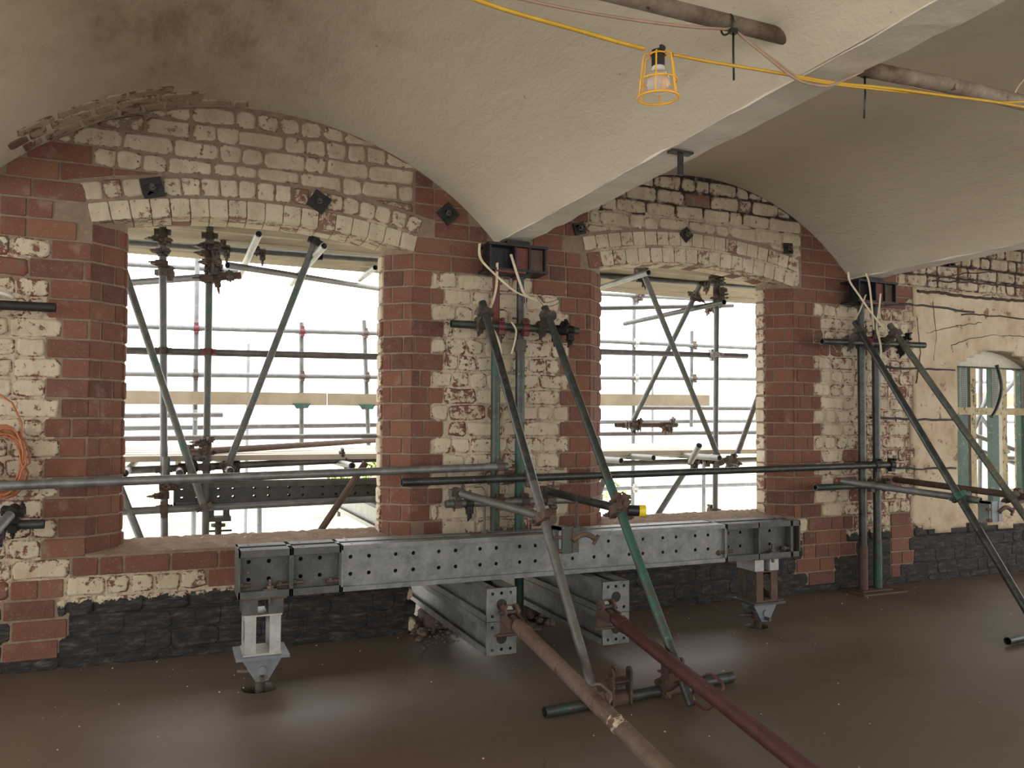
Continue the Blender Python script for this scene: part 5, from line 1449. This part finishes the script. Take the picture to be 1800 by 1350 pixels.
# toe boards, deck boards, boards overhead
def plank(name, a, b, wd, th, mat, lab, up=(0, 0, 1), group=None):
    MB().beam(a, b, wd, th, up).build(name, mat, label=lab, cat='board', group=group)
ORD = ('first', 'second', 'third', 'fourth', 'fifth', 'sixth', 'seventh', 'eighth', 'ninth')
a, b = at(205, 699, YO-.046), at(574, 702, YO-.046); plank('toe_board', a-V((.6, 0, 0)), b, .04, .215*.5+.02, 'board', 'long timber toe board across the left window')
a, b = at(576, 702, YO-.046), at(690, 703, YO-.046); plank('toe_board', a, b+V((1.0, 0, 0)), .04, .125, 'board', 'next timber toe board, butted at the right of the left window')
a, b = at(1036, 703, YO-.046), at(1246, 704, YO-.046); plank('toe_board', a-V((.2, 0, 0)), b, .04, .14, 'board', 'timber toe board across the second window')
for key, uv in (('D', (530, 709)), ('E', (645, 711))):
    p = at(*uv, YO-.07); mb = MB(); mb.prism([(-.09, 0), (.09, 0), (.06, -.05), (-.05, -.055)], lambda a, b, d: (p.x+a, p.y-d, p.z+b), 0, .015); mb.build('board_clip', 'green', TUBES[key][2])
zd = 1.06
for i in range(9):
    y = 1.12+i*.245; plank('deck_board', V((-3.2, y, zd+.02*(i % 2)*.3)), V((2.25, y, zd+.004)), .228, .038, 'boardlt', ORD[i]+' walkway board from the building, outside the left window', group='walkway boards outside the left window')
zd2 = at(1200, 795, 1.1).z
for i in range(9):
    y = 1.12+i*.245; plank('deck_board', V((2.45, y, zd2)), V((7.5, y, zd2+.004)), .228, .038, 'boardlt', ORD[i]+' walkway board from the building, outside the second window', group='walkway boards outside the second window')
zc_ = 2.66
for j, (x0, x1) in enumerate(((-3.0, 2.5), (2.52, 6.6))):
    for i in range(7):
        y = .42+i*.26; plank('overhead_board', V((x0, y, zc_+.02*((i*7) % 3)*.4)), V((x1, y, zc_)), .228, .038, 'board', ORD[i]+(' overhead board from the building, at the top of the left window', ' overhead board from the building, at the top of the second window')[j], group=('overhead boards outside the left window', 'overhead boards outside the second window')[j])
# perforated beam outside, on jacks
a = at(305, 892, YI-.0); o = thing('soldier_beam', (1.0, YI+.1, a.z), 'dark perforated steel beam lying outside, behind the left window sill', 'steel beam')
soldier(o, (a.x, YI, a.z), 1.75, 'x', .2, .155, mat='galv_dark', recess=.04)
p = at(384, 900, YI+.08); o = thing('screw_jack', p, 'small screw jack holding up the perforated outside beam', 'jack')
mb = MB(); mb.box((p.x-.07, p.y-.05, p.z-.03), (p.x-.03, p.y+.05, p.z+.06)); mb.box((p.x+.03, p.y-.05, p.z-.03), (p.x+.07, p.y+.05, p.z+.06)); mb.box((p.x-.08, p.y-.06, p.z-.06), (p.x+.08, p.y+.06, p.z-.03)); mb.build('jack_head', 'galv_dark', o)
mb = MB().cyl(p+V((0, 0, -.06)), p+V((0, 0, -.6)), .022, 12); mb.cyl(p+V((0, 0, -.10)), p+V((0, 0, -.08)), .05, 10); mb.cyl(p+V((-.09, 0, -.13)), p+V((.09, 0, -.13)), .008, 6); mb.build('screw', 'coup', o)
# outer parts of the shoring: three pale beams seen over the sill
for i, (x, z) in enumerate(((1.40, .36), (1.68, .36))):
    o = thing('needle_beam', (x, 1.2, z), ('first outside shoring beam seen over the left window sill', 'second outside shoring beam seen over the left window sill')[i], 'steel beam')
    soldier(o, (x, .45, z+.15), 2.2, 'y', .17, .17, mat='silver', recess=.042, holes=False, endholes=True)
# walkway boards low down outside the breach
for i in range(8):
    plank('deck_board', V((-.5, .36+i*.24, -.06)), V((4.5, .36+i*.24, -.06)), .225, .04, 'boardlt', ORD[i]+' board from the wall of the low walkway outside the breach', group='boards of the low walkway')
# things beyond the far window
for q in (((1680, 668), (1700, 700), 1.0), ((1716, 672), (1800, 690), 2.5), ((1680, 800), (1800, 850), 1.2), ((1690, 762), (1800, 800), .8), ((1680, 757), (1800, 832), .6), ((1745, 600), (1733, 900), .9), ((1722, 720), (1705, 760), .7), ((1680, 802), (1800, 806), .45), ((1770, 690), (1800, 640), 1.2)):
    i_ = [0]
far_t = [((1674, 668), (1702, 704), 1.0, 'dark brace seen in the first pane of the small far window'), ((1716, 671), (1805, 672), 2.5, 'pale rail seen in the upper panes of the small far window'),
         ((1674, 803), (1805, 806), .45, 'level tube crossing low in the small far window'), ((1676, 752), (1805, 798), .5, 'upper of two long tubes sloping down behind the small far window'),
         ((1676, 775), (1805, 822), .6, 'lower of two long tubes sloping down behind the small far window'), ((1724, 640), (1722, 900), 1.4, 'upright behind the mullions of the small far window'),
         ((1716, 745), (1735, 700), .8, 'pale short brace behind the middle mullion of the small far window'), ((1768, 688), (1805, 645), 1.2, 'brace rising in the third pane of the small far window'), ((1674, 740), (1805, 742), 3., 'far rail behind the transom of the small far window')]
for p0, p1, Y, lab in far_t: otube(p0, p1, Y, Y+.05, 'tube_lt' if 'pale' in lab else 'tube', lab, None, .3, 1.0)
a, b = at(1716, 703, YO), at(1800, 703, YO); plank('toe_board', a-V((.6, 0, 0)), b+V((1, 0, 0)), .04, .2, 'board', 'timber toe board seen in the small far window')
# houses and hedge far off
def house(x, y, w_, d_, h, rh, lab, z=-3.2):
    o = thing('house', (x, y, z), lab, 'house')
    MB().box((x-w_/2, y-d_/2, z), (x+w_/2, y+d_/2, z+h)).build('wall', 'farbrick', o)
    mb = MB(); i = mb.vs([(x-w_/2-.3, y-d_/2-.3, z+h), (x+w_/2+.3, y-d_/2-.3, z+h), (x+w_/2+.3, y+d_/2+.3, z+h), (x-w_/2-.3, y+d_/2+.3, z+h), (x-w_/2, y, z+h+rh), (x+w_/2, y, z+h+rh)])
    for q in ((0, 1, 5, 4), (2, 3, 4, 5), (1, 2, 5), (3, 0, 4), (0, 3, 2, 1)): mb.face([i+k for k in q])
    mb.build('roof', 'roof', o)
    for k in (-1, 1): MB().box((x+k*w_/4-.5, y-d_/2-.05, z+h*.5), (x+k*w_/4+.5, y-d_/2+.02, z+h*.5+1.2)).build('window', 'white', o)
house(13.0, 36, 5, 6, 1.6, 1.2, 'far red brick house with terracotta roof, nearer the walkway boards'); house(20.5, 45, 5, 6, 1.8, 1.3, 'second far house with terracotta roof, further along')
def bush(x, y, r, h, lab, sd):
    random.seed(sd); o = thing('bush', (x, y, -3.2), lab, 'bush'); mb = MB()
    for i in range(260):
        a, b = random.uniform(0, 2*pi), random.uniform(0, pi/2); rr = random.uniform(.5, 1); c = V((x+cos(a)*cos(b)*r*rr, y+sin(a)*cos(b)*r*rr, -3.2+h*.35+sin(b)*h*.65*rr))
        d1 = V((random.uniform(-1, 1), random.uniform(-1, 1), random.uniform(-1, 1))).normalized(); d2 = basis(d1)[0]; s = r*.14; i0 = mb.vs([c-d1*s, c+d2*s*.5, c+d1*s, c-d2*s*.5]); mb.face([i0, i0+1, i0+2, i0+3])
    mb.build('foliage', 'leaf', o, fixn=False); MB().cyl((x, y, -3.2), (x, y, -3.2+h*.5), .08, 6).build('stem', 'dkwood', o)
M['leaf'] = simple('leaf', (.25, .32, .08), (.4, .45, .18), 3, .8, bump=0)
for i, (x, y, r, h) in enumerate(((7.5, 34, 1.8, 2.0), (12, 46, 2.2, 2.0), (28, 50, 2.5, 2.6), (22, 34, 1.4, 1.5))): bush(x, y, r, h, ('green bush in the field seen low in the left window', 'wide green bush in the field beyond the first one', 'farthest green bush, seen through the second window', 'small green bush seen at the left of the second window')[i], i)
# brick boundary wall seen low through the left window
MB().box((4.2, 6.0, -3.2), (6.3, 6.25, -1.0)).build('garden_wall', 'farbrick', label='red brick wall outside, low in the corner of the left window', cat='wall')
